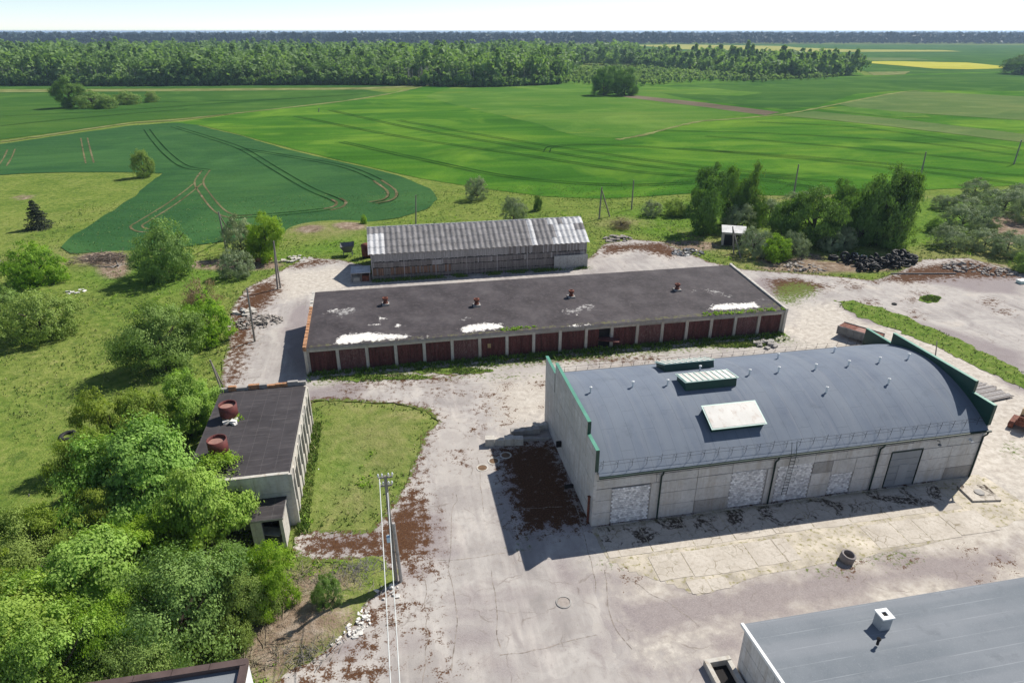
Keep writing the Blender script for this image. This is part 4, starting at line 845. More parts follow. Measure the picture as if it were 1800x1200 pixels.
kind('olive', 'olive', 24000, .046, 2, nb=10, lo=.05, br=(.22, .46), shell=.68, gap=.4, tw=20, tr=.075)
kind('feather', 'mid', 34000, .038, 2, nb=10, lo=.02, br=(.28, .5), shell=.62, gap=.35, tw=22, tr=.1)
kind('bush', 'fresh', 15000, .06, 1, nb=12, lo=.0, br=(.26, .42), shell=.58, gap=.05, tw=30, tr=.055, core=.9, cz=-.05, fz=(.62, 1.06))
kind('midbush', 'mid', 18000, .048, 2, nb=14, lo=.0, br=(.22, .4), shell=.6, gap=.1, tw=30, tr=.058, core=.86, cz=-.05, fz=(.62, 1.08))
kind('willow', 'willow', 16000, .046, 2, nb=7, lo=.0, br=(.2, .32), shell=.66, gap=.03, tw=44, tr=.055, core=.95, cz=-.05, fz=(.6, 1.04))
kind('dark', 'dark', 19000, .056, 3, nb=15, lo=.02, br=(.2, .34), shell=.62, pointy=.2, gap=.1, tw=17, tr=.075, core=.72, cz=-.1, fz=(.66, 1.12))
kind('poplar', 'dark', 11000, .06, 1, nb=14, lo=.02, br=(.26, .4), shell=.55, pointy=.6, tw=14, tr=.085, core=.55, cz=-.25)
kind('thin', 'brown', 5000, .055, 1, nb=9, lo=.0, br=(.25, .45), shell=.55, gap=.4, tw=14, tr=.1, core=.6, cz=-.2)
# spruce: whorls of drooping sprays
rs = np.random.RandomState(7); Pn = []; Nn = []
for k in range(3600):
    z = rs.random_sample()**1.2; lay = np.floor(z*9)/9+rs.normal(0, .012); rad = (1-lay)**.9*.95*rs.uniform(.1, 1)+.02; a = rs.uniform(0, 6.28); bsh = 1+.25*math.sin(a*3+lay*20)
    Pn.append((math.cos(a)*rad*bsh, math.sin(a)*rad*bsh, .07+.93*lay-rad*.09+rs.uniform(0, .02))); Nn.append((math.cos(a)*.3, math.sin(a)*.3, 1))
V, F = leaves(np.array(Pn), np.array(Nn), .13, rs, .4, .3)
SPRUCE = npmesh('crown_spruce', V, F, LEAF['needle'], {'leaf': np.repeat(rs.random_sample(len(Pn)), 4)})
KINDS['spruce'] = [(SPRUCE, trunkmesh('trunk_spruce', BARK, 3, .04, .1, 1))]
cnt = {}
def tree(kn, bx, by, ty, hw, label, cat='tree', group=None, name=None, hs=1., ws=1.):
    p = G(bx, by); r = hw*dist(p)/FPX*ws; away = Vector((p.x, p.y, 0)).normalized(); p = p+away*r*(.3 if kn in ('willow', 'bush', 'midbush', 'thin') else .2)
    d = ray(bx, ty); h = (CAMH+d[2]*(d[0]*p.x+d[1]*p.y)/(d[0]**2+d[1]**2))*hs; i = cnt.get(kn, 0); cnt[kn] = i+1
    cm, tm = KINDS[kn][i % len(KINDS[kn])]
    name = name or {'tree': 'broadleaf_tree', 'shrub': 'shrub'}.get(cat, 'tree')
    o = thing(name, label, cat, (p.x, p.y, -.05), (i*1.7+bx) % 6.28, group)
    for nm, me in (('crown', cm), ('trunk', tm)):
        c = link(nm, me, o); c.scale = (r, r*(.92+.16*((i*37) % 10)/10), h)
    return o
TL = [
 # thicket round the pump house, lower left
 ('lush',388,968,822,84,'round bright green tree before the pump house porch'), ('lush',250,925,765,92,'tall bright tree covering the left side of the pump house roof'),
 ('lush',338,770,668,52,'bright tree overlapping the back corner of the black-roofed pump house'), ('olive',262,800,690,52,'yellowish tree just left of the two rusty roof tanks'),
 ('olive',215,815,690,48,'olive tree behind the tall bright tree, uppermost on the meadow edge of the thicket'), ('olive',172,885,760,50,'olive tree at the meadow edge left of the tall bright tree'),
 ('fresh',248,1030,920,56,'dark green young tree in the middle of the thicket gap'), ('olive',195,960,850,42,'narrow yellow-green tree at the foot of the tall bright tree'),
 ('lush',165,1110,945,100,'widest pale green tree in the heart of the lower left thicket'), ('feather',340,1165,1000,96,'feathery willow-like tree directly behind the brown-parapet building'),
 ('feather',395,1075,985,56,'feathery bush below the porch, left of the light green end bush'), ('fresh',485,1075,972,42,'vivid light green bush at the right end of the thicket'),
 ('feather',440,1095,1000,48,'mid green bush between the feathery bush and the vivid end bush'), ('feather',60,1035,915,62,'feathery tree at the upper left of the thicket by the frame edge'),
 ('olive',20,1130,985,62,'olive tree cut by the left frame edge in the lower thicket'), ('lush',55,1225,1040,85,'big green tree filling the bottom left corner'),
 ('fresh',230,1195,1055,55,'fresh green tree between the heart of the thicket and the willow-like tree'), ('lush',140,1260,1080,70,'green tree at the bottom edge right of the corner tree'),
 ('olive',120,1000,890,48,'small olive tree above the widest pale tree'), ('feather',255,1230,1110,60,'feathery tree at the bottom edge beside the brown-parapet building'), ('feather',-30,1010,890,60,'tree half outside the left frame edge above the thicket corner'),
 # meadow and yard edge on the left
 ('midbush',80,598,522,58,'loose round bush standing alone in the meadow above the pump house trees'), ('midbush',4,565,512,32,'bush cut by the left frame edge beside the loose round bush'), ('bush',72,500,438,43,'dense bright ball-shaped bush at the far left of the meadow'),
 ('midbush',298,492,402,51,'large domed bush at the edge of the bluish wheat field'), ('willow',418,488,446,30,'grey-green willow shrub below the wheat field corner'), ('fresh',474,458,382,32,'upright yellow-green tree beside the asphalt corner'),
 ('willow',428,452,390,30,'pale willow growing against the upright yellow-green tree'), ('feather',292,655,548,64,'wide feathery willow in the meadow left of the rubble heap'), ('bush',370,604,532,38,'compact bright bush right of the wide feathery willow'),
 ('thin',356,540,496,33,'half-bare bush with visible twigs behind the compact bright bush'),
 # fields
 ('midbush',255,312,270,17,'lone lollipop tree at the tip of the pasture in the wheat field'), ('spruce',70,402,350,20,'small dark spruce alone on the left pasture'),
 ('dark',126,190,140,19,'tallest dark tree of the clump in the far left field'), ('midbush',165,190,164,24,'low bush right of the tallest tree in the far left clump'), ('midbush',192,191,172,14,'small bush at the right end of the far left clump'), ('midbush',226,184,164,20,'wide low bush standing free right of the far left clump'), ('midbush',268,180,164,11,'last small round bush of the far left field row'),
 ('dark',1060,168,124,19,'left tree of the dark twin clump standing in the green field'), ('dark',1098,168,124,22,'right tree of the dark twin clump standing in the green field'), ('dark',1080,163,121,17,'middle tree of the dark clump standing in the green field'), ('dark',1795,131,98,24,'dark tree at the right frame edge beside the rapeseed'),
 # behind the barn
 ('willow',838,352,317,21,'round silvery willow alone on the grass behind the barn'), ('willow',903,392,352,25,'silvery willow peeking over the barn ridge'), ('dark',945,370,346,8,'tiny dark sapling behind the barn'), ('willow',1145,380,357,19,'left low willow of the pair right of the A-shaped pole'), ('midbush',1186,380,354,21,'right low bush of the pair right of the A-shaped pole'),
 # dark group behind the tyre heap
 ('dark',1235,412,322,30,'front left dark tree of the right-hand grove'), ('dark',1252,372,298,28,'rear left dark tree of the right-hand grove'), ('dark',1284,398,304,26,'dark tree just left of the pointed poplar'), ('poplar',1314,400,296,25,'pointed poplar in the right-hand grove'),
 ('willow',1297,408,364,27,'grey-green shrub in front of the pointed poplar'), ('willow',1324,450,408,31,'grey willow shrub covering the right side of the small shed'), ('bush',1362,458,420,24,'bright light green shrub right of the small shed'), ('willow',1392,452,412,24,'grey-green shrub behind the bright light green shrub'),
 ('dark',1422,432,336,46,'broad dark tree in the centre of the right-hand grove'), ('dark',1474,410,326,28,'dark tree behind the broad central tree of the grove'), ('dark',1372,425,362,26,'low dark tree left of the broad central tree'), ('dark',1468,430,352,22,'slim dark tree right of the broad central tree'),
 ('dark',1540,432,304,44,'tallest dark tree at the right of the grove'), ('dark',1512,430,352,30,'dark tree at the foot of the tallest grove tree'), ('midbush',1570,436,360,28,'mid green tree right of the tallest grove tree'), ('willow',1458,442,408,20,'left silvery shrub of the pair before the grove'), ('willow',1482,438,402,18,'right silvery shrub of the pair before the grove'),
 ('willow',1350,392,356,30,'pale willow scrub behind the shed and poplar'), ('willow',1400,372,340,26,'pale willow scrub behind the broad dark tree'), ('thin',1300,352,338,22,'dry brownish bush behind the poplar'),
 # willow scrub on the right
 ('willow',1655,368,346,17,'small round willow left of the right-hand scrub'), ('willow',1694,372,346,25,'rear round willow of the right-hand scrub'), ('willow',1688,405,366,30,'middle round willow of the right-hand scrub'), ('willow',1726,402,364,24,'willow joined to the right of the middle willow'),
 ('willow',1762,374,336,35,'broad domed willow at the back right'), ('willow',1712,346,318,20,'feathery tall willow behind the broad domed one'), ('willow',1788,350,326,16,'willow behind the broad domed one near the frame edge'), ('midbush',1640,408,384,13,'small dark bush left of the middle willow'),
 ('willow',1666,436,400,30,'front left willow of the right-hand scrub'), ('willow',1728,440,406,28,'front middle willow of the right-hand scrub'), ('willow',1768,450,412,27,'front right willow of the right-hand scrub'), ('midbush',1796,478,448,18,'dark bush cut by the right frame edge'), ('midbush',1738,402,390,12,'small bush between the right-hand willows'), ('willow',1800,392,350,22,'willow cut by the right frame edge'),
 # yard fringe
 ('midbush',580,1075,1020,26,'small green shrub among dry grass at the yard corner'), ('midbush',418,1150,1090,28,'scruffy bush between thicket and dry grass'), ('bush',640,395,380,6,'tiny bush at the wheat field corner left of the barn'), ('thin',1092,402,385,24,'dry brown bush between barn and grove')]
for a in TL:
    kn, bx, by, ty, hw, lab = a
    sh = kn in ('willow', 'bush', 'midbush', 'thin') or 'bush' in lab or 'shrub' in lab
    grp = 'thicket round the pump house' if by > 660 and bx < 500 else 'willow scrub on the right' if bx > 1630 else 'grove behind the tyres' if bx > 1200 and by > 330 else 'scattered trees and bushes'
    tree(kn, bx, by, ty, hw, lab, 'conifer' if kn == 'spruce' else 'shrub' if sh else 'tree', grp, 'spruce_tree' if kn == 'spruce' else None, 1.12 if sh else 1.05, .95 if sh else 1.0)

# ------------------------------------------------------------------ woods
def wood_template(seed, n, conif, size):
    rs = np.random.RandomState(seed)
    if conif:
        z = rs.random_sample(n)**.8; rad = (1-z)*.42*np.sqrt(rs.random_sample(n))+.02; a = rs.uniform(0, 6.28, n); P = np.stack([rad*np.cos(a), rad*np.sin(a), .12+.88*z], 1); N = np.stack([np.cos(a), np.sin(a), np.full(n, .6)], 1)
    else:
        nb = 9; C = rs.normal(0, 1, (nb, 3)); C /= np.linalg.norm(C, axis=1)[:, None]; C *= np.array([.24, .24, .36])*rs.uniform(.4, 1, (nb, 1)); C[:, 2] += .54
        D = rs.normal(0, 1, (n, 3)); D[:, 2] += .3; D /= np.linalg.norm(D, axis=1)[:, None]; P = C[rs.randint(0, nb, n)]+D*np.array([.17, .17, .15])*rs.uniform(.6, 1.1, (n, 1)); N = D
    V, F = leaves(P, N, size, rs, .75, .5); tone = np.repeat(rs.random_sample(n)*.4, 4)
    return V, F, tone
def scatter(polys, spacing, seed, grow=0.):
    rs = np.random.RandomState(seed); out = []
    for poly in polys:
        P = np.array(poly); x0, y0 = P.min(0); x1, y1 = P.max(0); yv = y0
        while yv < y1:
            sp = spacing*(1+grow*max(0, (yv-450)/1000)); xv = np.arange(x0, x1, sp); 
            px_ = xv+rs.uniform(-.5, .5, len(xv))*sp; py_ = yv+rs.uniform(-.5, .5, len(xv))*sp
            # inside the frame only (with a margin)
            ang_ = np.degrees(np.arctan2(px_, py_))-10.9; k = (sdist(px_, py_, poly)+16*(fnoise(px_*.03, py_*.03, seed+2)-.5)*(spacing < 12) > 0) & (np.abs(ang_) < 46); out.append(np.stack([px_[k], py_[k], np.full(k.sum(), sp/spacing)], 1)); yv += sp
    return np.concatenate(out)
def woods(name, label, pts, hts, temps, mat, seed, tint=None, var=1.):
    rs = np.random.RandomState(seed); VV = []; FF = []; TT = []; base = 0
    which = rs.randint(0, len(temps), len(pts)) if tint is None else tint
    for ti, (V, F, tone) in enumerate(temps):
        idx = np.where(which == ti)[0]
        if not len(idx): continue
        k = len(idx); a = rs.uniform(0, 6.28, k); h = hts(rs, pts[idx])*(1+var*(rs.uniform(.8, 1.12, k)*(.6+.8*fnoise(pts[idx, 0]*.022, pts[idx, 1]*.022, seed))-1)); s = h*rs.uniform(.7, 1.35, k)*np.sqrt(pts[idx, 2]); ca, sa = np.cos(a), np.sin(a)
        X = (V[None, :, 0]*ca[:, None]-V[None, :, 1]*sa[:, None])*s[:, None]+pts[idx, 0][:, None]; Y = (V[None, :, 0]*sa[:, None]+V[None, :, 1]*ca[:, None])*s[:, None]+pts[idx, 1][:, None]; Z = V[None, :, 2]*h[:, None]-.2
        VV.append(np.stack([X, Y, Z], 2).reshape(-1, 3)); n = len(V); FF.append((F[None]+(np.arange(k)*n)[:, None, None]+base).reshape(-1, 4)); base += k*n
        TT.append(np.clip((rs.uniform(-.15, .35, k)+.75*fnoise(pts[idx, 0]*.03+40, pts[idx, 1]*.03, seed+3)-.1)[:, None]+tone[None], 0, 1).ravel())
    o = link(name, npmesh(name, np.concatenate(VV), np.concatenate(FF), mat, {'leaf': np.concatenate(TT)})); return tag(o, label, 'wood', kind='stuff')
FT = [wood_template(i, 150, i in (2, 9), .12) for i in range(11)]; FU = [wood_template(20+i, 64, i in (2, 9), .17) for i in range(11)]
near_wood = [W2([(-260,151),(0,150),(300,150),(600,148),(730,150),(860,152),(985,147),(1000,138),(1010,128),(900,118),(-200,116)])]
pts = scatter(near_wood, 6.0, 1, 2.2)
woods('forest', 'mixed green forest edge beyond the fields on the left', pts, lambda rs, p: rs.uniform(14.5, 21, len(p)), FT, LEAF['forest'], 2)
pts = scatter([W2([(-260,117),(0,117),(900,118),(985,121),(1000,112),(1120,108),(1130,99),(500,97),(-200,97)])], 8.5, 3, .6)
woods('forest', 'upper canopy of the forest on the left', pts, lambda rs, p: rs.uniform(14, 20, len(p)), FU, LEAF['forest'], 4)
pts = scatter([W2([(1010,113),(1120,119),(1200,125),(1260,131),(1320,141),(1420,138),(1515,132.5),(1500,126),(1480,120),(1430,117),(1300,112),(1130,108),(1020,107)])], 6.5, 5, .5)
woods('forest', 'wooded spur with dark conifers beyond the right fields', pts, lambda rs, p: rs.uniform(9, 18, len(p)), [wood_template(40+i, 120, i in (0, 3), .17) for i in range(5)], LEAF['forest'], 6)
pts = scatter([W2([(985,148),(1040,150),(1140,151),(1240,144),(1330,145),(1430,141),(1500,135),(1400,136),(1300,136),(1240,131),(1120,121),(1000,121)])], 5., 7)
woods('scrub', 'pale young birch scrub in the clearing before the wood', pts, lambda rs, p: rs.uniform(2.5, 5.5, len(p)), [wood_template(60+i, 60, False, .3) for i in range(4)], leafmat('leaf_scrub', (.1, .165, .055), (.22, .3, .11), .35, 0), 8)
E2 = spline(W2([(-60,150.5),(150,151),(300,151),(450,150),(600,149),(730,151),(860,153),(985,148)]), 60)
rs = np.random.RandomState(15); pts = np.array([(p[0]+rs.uniform(-3, 3), p[1]+rs.uniform(-2, 7), 1.) for p in E2 for k in range(3 if abs(p[0]-40) > 25 else 1)])
woods('undergrowth', 'low bushes along the foot of the forest edge', pts, lambda rs, p: rs.uniform(3, 10, len(p)), [wood_template(70+i, 48, False, .28) for i in range(4)], LEAF['forest'], 16)
# trunks along the front of the forest
m = MB(); rn = random.Random(9)
E_ = spline(W2([(0,150.5),(150,150.5),(300,150.5),(450,149.5),(600,148.5),(730,150.5),(860,152.5),(985,147.5)]), 40)
for p in E_:
    for k in range(1 if 20 < p[0] < 60 or rn.random() < .35 else 0):
        x = p[0]+rn.uniform(-2, 2); y_ = p[1]+rn.uniform(0, 6); m.tube([(x, y_, -.2), (x+rn.uniform(-.4, .4), y_, rn.uniform(8, 12))], [.2, .1], 4, False)
tag(m.build('birch_trunks', BIRCH), 'pale birch trunks along the forest edge', 'wood', kind='stuff')
FF_ = [wood_template(80+i, 18, i in (1,), .5) for i in range(6)]
pts = scatter([W2([(-700,80.5),(0,79.5),(600,79),(1100,78.2),(1500,77.5),(2000,78.5),(2600,81),(2600,70),(900,69),(-700,70)])], 15, 11, .35)
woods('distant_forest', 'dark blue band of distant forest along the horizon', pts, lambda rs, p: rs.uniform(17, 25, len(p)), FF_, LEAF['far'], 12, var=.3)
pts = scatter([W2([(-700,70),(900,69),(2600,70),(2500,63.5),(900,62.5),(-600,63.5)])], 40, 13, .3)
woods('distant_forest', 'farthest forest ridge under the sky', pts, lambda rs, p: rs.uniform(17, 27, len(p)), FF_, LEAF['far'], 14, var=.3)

# ------------------------------------------------------------------ poles and cables
def pole(bx, by, tx, ty, label, legs=(), arm=0., r=.13, mat=POLEW, name='utility_pole', h=None):
    b = G(bx, by); d = ray(tx, ty); tt = (d[0]*b.x+d[1]*b.y)/(d[0]**2+d[1]**2); top = Vector((d[0]*tt, d[1]*tt, CAMH+d[2]*tt))
    o = thing(name, label, 'pole', b, 0, 'wooden line poles'); e = top-b
    MB().tube([(0, 0, -.2), e*.5, e], [r*1.1, r, r*.8], 8).build('shaft', mat, o)
    for lx, ly in legs:
        q = G(lx, ly)-b; MB().tube([q-Vector((0, 0, .2)), e*.93], [r, r*.8], 7).build('strut', mat, o)
    if arm:
        MB().bar(e+Vector((-arm, 0, -.25)), e+Vector((arm, 0, -.25)), .09).build('crossarm', mat, o)
        for k in (-1, -.4, .4, 1): MB().lathe([(.02, 0), (.05, .05), (.06, .12), (.03, .2), (.0, .21)], 8, e+Vector((arm*k*.92, 0, -.2))).build('insulator', WHITE, o)
    return o, b, e
po, pb, pe = pole(697, 1020, 677, 836, 'tall weathered pole with crossarms and pale cables beside the grass plot', (), .0, .115)
po['group'] = 'wooden line poles'
e = pe
MB().tube([(.3, -.1, -.1), e*.58+Vector((.2, -.12, 0))], [.12, .1], 7).build('stub_post', POLEC, po)
for z, L in ((-.15, .42), (-.75, .36)):
    MB().bar(e+Vector((-L, .05, z)), e+Vector((L, .05, z)), .09).build('crossarm', POLEW, po)
    for k in (-1, -.45, .45, 1): MB().tube([e+Vector((L*k, .05, z)), e+Vector((L*k, .05, z+.16))], .015, 5).lathe([(.03, .1), (.06, .14), (.06, .24), (.03, .3), (0, .31)], 8, e+Vector((L*k, .05, z))).build('insulator', WHITE, po)
for f_ in (.5, .3): MB().lathe([(.2, 0), (.2, .06)], 10, e*f_).build('band', STEEL, po)
q = e*.42; MB().box(q.x-.32, q.x-.1, q.y-.2, q.y+.05, q.z-.1, q.z+.3).build('junction_box', BLUEB, po)
for (sx_, sz), (ex, ey) in (((-.35, -.1), (688, 1250)), ((.05, -1.2), (705, 1250))):
    a = pb+pe+Vector((sx_, 0, sz)); b = G(ex, ey, 7.2); b = a+(b-a)*1.6
    pts = [a.lerp(b, k/14)-Vector((0, 0, 1.6*4*(k/14)*(1-k/14)*.35)) for k in range(15)]
    tag(MB().tube(pts, .024, 6).build('overhead_cable', CABLE), 'pale overhead cable leaving the %s of the near pole toward the viewer' % ('top' if sz > -1 else 'middle'), 'cable')
pole(488, 508, 481, 424, 'braced pole at the asphalt corner left of the barn', [(493, 506)], .0, .12)
pole(448, 600, 434, 506, 'plain grey pole rising from the rubble heap', (), 0, .11)
pole(389, 684, 369, 632, 'leaning broken post with strut behind the pump house', [(392, 676)], 0, .09)
pole(398, 441, 384, 372, 'A-shaped pole at the edge of the bluish wheat field', [(407, 412)], 0, .13)
pole(36, 487, -8, 452, 'fallen-over leaning pole at the left frame edge', (), 0, .1)
pole(731, 393, 731, 343, 'thin pole behind the left half of the barn', (), .0, .12)
pole(1053, 385, 1058, 329, 'A-shaped pole on the grass right of the barn', [(1072, 380)], 0, .14)
pole(1110, 368, 1114, 317, 'single pole right of the A-shaped one behind the barn', (), 0, .13)
pole(1395, 342, 1404, 289, 'pole at the field edge above the broad dark tree', (), .0, .16)
pole(1590, 358, 1601, 307, 'pole right of the tallest grove tree', (), .0, .16)
pole(1618, 311, 1628, 267, 'pole standing in the green crop right of the grove', (), 0, .17)
pole(1782, 289, 1796, 246, 'pole in the green crop near the right frame edge', (), 0, .18)
pole(1290, 444, 1288, 398, 'braced pole in front of the small shed', [(1303, 452)], 0, .11)
pole(1644, 630, 1647, 600, 'thin post behind the right end of the arched hall', (), 0, .06)
pole(50, 875, 51, 868, 'small dark stake in the meadow left of the thicket', (), 0, .05, name='stake')
pole(560, 197, 561, 190, 'tiny marker post on the far field path', (), 0, .2, name='stake')

# ------------------------------------------------------------------ tyres
m = MB(); R_, r_, nu, nv = .46, .17, 18, 8
for i in range(nu):
    for j in range(nv):
        a = 2*math.pi*i/nu; b = 2*math.pi*j/nv; rr = R_+(r_*1.0)*max(-.75, min(.8, math.cos(b)*1.15)); m.v.append((rr*math.cos(a), rr*math.sin(a), r_*.85*math.sin(b)))
for i in range(nu):
    for j in range(nv): m.f.append((i*nv+j, ((i+1) % nu)*nv+j, ((i+1) % nu)*nv+(j+1) % nv, i*nv+(j+1) % nv))
TYRE = m.mesh('tyre', RUBBER, True)
rn = random.Random(31)
def tyre(x, y, z, tilt, rz, s, label, group=None):
    o = link('tyre', TYRE); o.location = (x, y, z); o.rotation_euler = (tilt, 0, rz); o.scale = (s, s, s*rn.uniform(.9, 1.2)); return tag(o, label, 'tyre', group)
heap = W2([(1478,458),(1500,455),(1530,460),(1560,458),(1575,450),(1604,452),(1607,466),(1580,472),(1555,470),(1535,477),(1510,476),(1495,470),(1480,464)])
hp = np.array(heap); k = 0; placed = []
while k < 92:
    x = rn.uniform(*[f(hp[:, 0]) for f in (min, max)]); y = rn.uniform(*[f(hp[:, 1]) for f in (min, max)])
    sd0 = float(sdist(np.array([x]), np.array([y]), heap)[0])
    if sd0 < 0: continue
    lay = sum(1 for (a, b) in placed if (a-x)**2+(b-y)**2 < .55); 
    if lay > 3: k += 1; continue
    placed.append((x, y)); up = rn.random() < .35
    tyre(x, y, .1+.27*lay+(.3 if up else 0), rn.uniform(1.0, 1.5) if up else rn.uniform(-.35, .35), rn.uniform(0, 6.28), rn.uniform(.85, 1.25), 'black scrap tyre in the long heap before the grove', 'scrap tyres in the heap'); k += 1
p = G(1464, 457); tyre(p.x, p.y, .2, .1, .3, 1.3, 'flat tyre lying just left of the tyre heap'); tyre(p.x+.1, p.y+.1, .5, .1, 1.3, 1.25, 'upper tyre stacked on the one left of the heap')
p = G(1576, 456); tyre(p.x, p.y, 1.0, .25, 0, 1.6, 'largest tyre lying on top of the tyre heap')
p = G(121, 768); tyre(p.x, p.y, .12, .08, 0, 1.25, 'single tyre lying alone in the meadow')
p = G(1572, 535); tyre(p.x, p.y, .08, .05, 0, .55, 'small black tyre alone on the asphalt right of the garages')

# ------------------------------------------------------------------ small things about the yard
p = G(1487, 984); ring = thing('well_ring', 'weathered concrete well ring standing on the apron', 'well ring', (p.x, p.y, 0)); o = MB().lathe([(.44, 0), (.48, .1), (.48, .56), (.44, .6), (.36, .6), (.34, .55), (.34, .05)], 20).build('ring_wall', concrete('ring_concrete', (.33, .3, .29), (.18, .15, .14)), ring, True); o.rotation_euler = (.12, .1, 0)
MB().lathe([(.38, .06), (.0, .06)], 16).build('ring_floor', DARKIN, ring)
p = G(991, 1058); mh = thing('manhole', 'round manhole cover in the asphalt before the hall', 'manhole', (p.x, p.y, 0)); MB().lathe([(.5, .0), (.5, .05), (.4, .06), (.4, .02)], 20).build('rim', CONC_D, mh); MB().lathe([(.39, .03), (0, .035)], 20).build('cover', plain('worn_cover', (.34, .3, .27), .9), mh)
p = G(1720, 868); hs = thing('inspection_slab', 'square concrete slab with round hatch near the hall corner', 'slab', (p.x, p.y, 0), -.12); MB().prism([(-1.15, -.9), (1.1, -.95), (1.15, .9), (-1.1, .95)], 'z', -.01, .16).build('slab', SLABM, hs); MB().lathe([(.36, .16), (.36, .22), (.3, .23), (0, .23)], 18).build('hatch', CONC_D, hs)
for q in ((889,800),(848,822),(868,810)):
    p = G(*q); mm = thing('drain_cover', 'round sunken drain ring left of the hall, at %s' % {889: 'the broken wall', 848: 'the pavement centre', 868: 'the moss edge'}[q[0]], 'drain', (p.x, p.y, 0)); MB().lathe([(.5, .004), (.5, .03), (.38, .03), (.38, .006)], 18).build('rim', CONC_W, mm); MB().lathe([(.38, .012), (0, .012)], 16).build('cover', plain('mossy_cover_%d' % q[0], (.16, .1, .06), .95), mm)
# broken foundation beside the hall's left end
fd = thing('broken_foundation', 'broken concrete foundation walls beside the left end of the hall', 'foundation', tuple(G(905, 778))); b = Vector(fd.location)
rn = random.Random(2)
def FB(x0, y0, x1, y1, w_, h, mat=CONC_W):
    a = G(x0, y0)-b; c = G(x1, y1)-b; n = 4; d = (c-a)
    for k in range(n): 
        s = a+d*(k/n); e_ = a+d*((k+.97)/n); hh = h*rn.uniform(.75, 1.15); MB().bar(s+Vector((0, 0, hh/2)), e_+Vector((0, 0, hh/2)), hh, w_*rn.uniform(.85, 1.1)).build('block', mat, fd)
FB(853, 781, 920, 779, .7, .6); FB(898, 765, 948, 760, .5, .65, CONC_D); FB(938, 756, 962, 752, .6, .6); FB(905, 775, 965, 772, .25, .3, CONC_D)
def rubble(name, px_, rad, n, size, mat, label, cat, flat=.7, hmax=.5, seed=0):
    rs = random.Random(seed); p = G(*px_); m = MB()
    for k in range(n):
        a = rs.uniform(0, 6.28); d = rad*math.sqrt(rs.random()); x = math.cos(a)*d*1.4; y = math.sin(a)*d; s = size*rs.uniform(.4, 1.3); z = hmax*max(0, 1-d/rad)*rs.uniform(.3, 1)+.02
        M = Matrix.Translation((x, y, z)) @ Matrix.Rotation(rs.uniform(0, 6), 4, 'Z') @ Matrix.Rotation(rs.uniform(-.5, .5), 4, 'X')
        j = lambda: rs.uniform(.7, 1.1)
        n0 = len(m.v); m.box(-s*j(), s*j(), -s*.7*j(), s*.7*j(), -s*flat*.6, s*flat*j(), M)
        for i in range(n0, n0+8): v = m.v[i]; m.v[i] = (v[0]+rs.uniform(-.2, .2)*s, v[1]+rs.uniform(-.2, .2)*s, v[2]+rs.uniform(-.15, .15)*s)
    o = thing(name, label, cat, (p.x, p.y, 0)); tag(m.build('stones', mat, o), kind='stuff'); return o
rubble('rubble_heap', (452,566), 2.2, 130, .22, STONE, 'heap of grey broken stones round a plain pole', 'rubble', .6, .7, 1)
rubble('rubble_heap', (432,550), 1.0, 20, .4, CONC_W, 'few big pale concrete lumps left of the stone heap', 'rubble', .6, .4, 2)
rubble('rubble_heap', (592,1096), 1.5, 260, .1, STONEW, 'spill of white crushed rubble at the yard corner', 'rubble', .5, .3, 3)
rubble('rubble_heap', (668,1040), 1.2, 14, .14, STONEW, 'few white stones near the foot of the near pole', 'rubble', .6, .1, 4)
rubble('rubble_heap', (1208,444), 1.9, 60, .3, STEEL, 'grey-blue scrap pile between garages and small shed', 'scrap', .25, .6, 5)
rubble('rubble_heap', (1085,420), 2.0, 50, .3, STONE, 'low pile of stones right of the barn', 'rubble', .5, .4, 6)
rubble('rubble_heap', (1690,470), 2.4, 70, .26, STONE, 'grey rubble pile on the moss right of the tyres', 'rubble', .5, .5, 7)
rubble('rubble_heap', (1752,478), 2.2, 50, .25, STONE, 'rubble pile near the right frame edge', 'rubble', .5, .4, 8)
rubble('rubble_heap', (515,456), 1.9, 26, .4, CONC_W, 'broken pale slabs at the asphalt corner beside the pole', 'rubble', .2, .2, 9)
rubble('rubble_heap', (1415,470), 2.6, 60, .25, STONE, 'low grey rubble between shed shrubs and tyres', 'rubble', .4, .3, 10)
rubble('rubble_heap', (460,458), 1.1, 16, .38, BRICKO, 'rusty brown lumps below the upright yellow-green tree', 'rubble', .7, .6, 11)
rubble('rubble_heap', (135,512), 1.0, 9, .3, STONEW, 'white slabs lying in the meadow below the ball-shaped bush', 'rubble', .2, .1, 12)
rubble('rubble_heap', (1348,606), 1.0, 16, .35, CONC_D, 'earthy lumps in front of the last garage door', 'rubble', .5, .4, 13)
rubble('rubble_heap', (668,880), 0.9, 18, .12, STONEW, 'bits of white debris on the grass plot', 'rubble', .4, .1, 14).location = tuple(G(575, 830))
rubble('rubble_heap', (1500,452), 1.2, 12, .4, STONEW, 'white bags behind the tyre heap', 'bags', .6, .4, 15)
rubble('rubble_heap', (408,738), .45, 9, .22, STONEW, 'pale rubbish lying on the pump house roof by the tank', 'rubbish', .6, .2, 16).location = tuple(G(408, 742, PZ-.2))
def sticks(name, px_, rad, n, L, r, mat, label, cat, seed, hmax=.8):
    rs = random.Random(seed); p = G(*px_); m = MB()
    for k in range(n):
        x, y = rs.gauss(0, rad*.6), rs.gauss(0, rad*.35); a = rs.uniform(0, 3.14); l_ = L*rs.uniform(.4, 1); z = rs.uniform(0, hmax); d = Vector((math.cos(a)*l_, math.sin(a)*l_, rs.uniform(-.3, .5)))
        m.tube([(x, y, z), Vector((x, y, z))+d*.5+Vector((0, 0, rs.uniform(-.1, .1))), Vector((x, y, max(.02, z)))+d], [r, r*.8, r*.4], 4, False)
    o = thing(name, label, cat, (p.x, p.y, 0)); tag(m.build('sticks', mat, o), kind='stuff'); return o
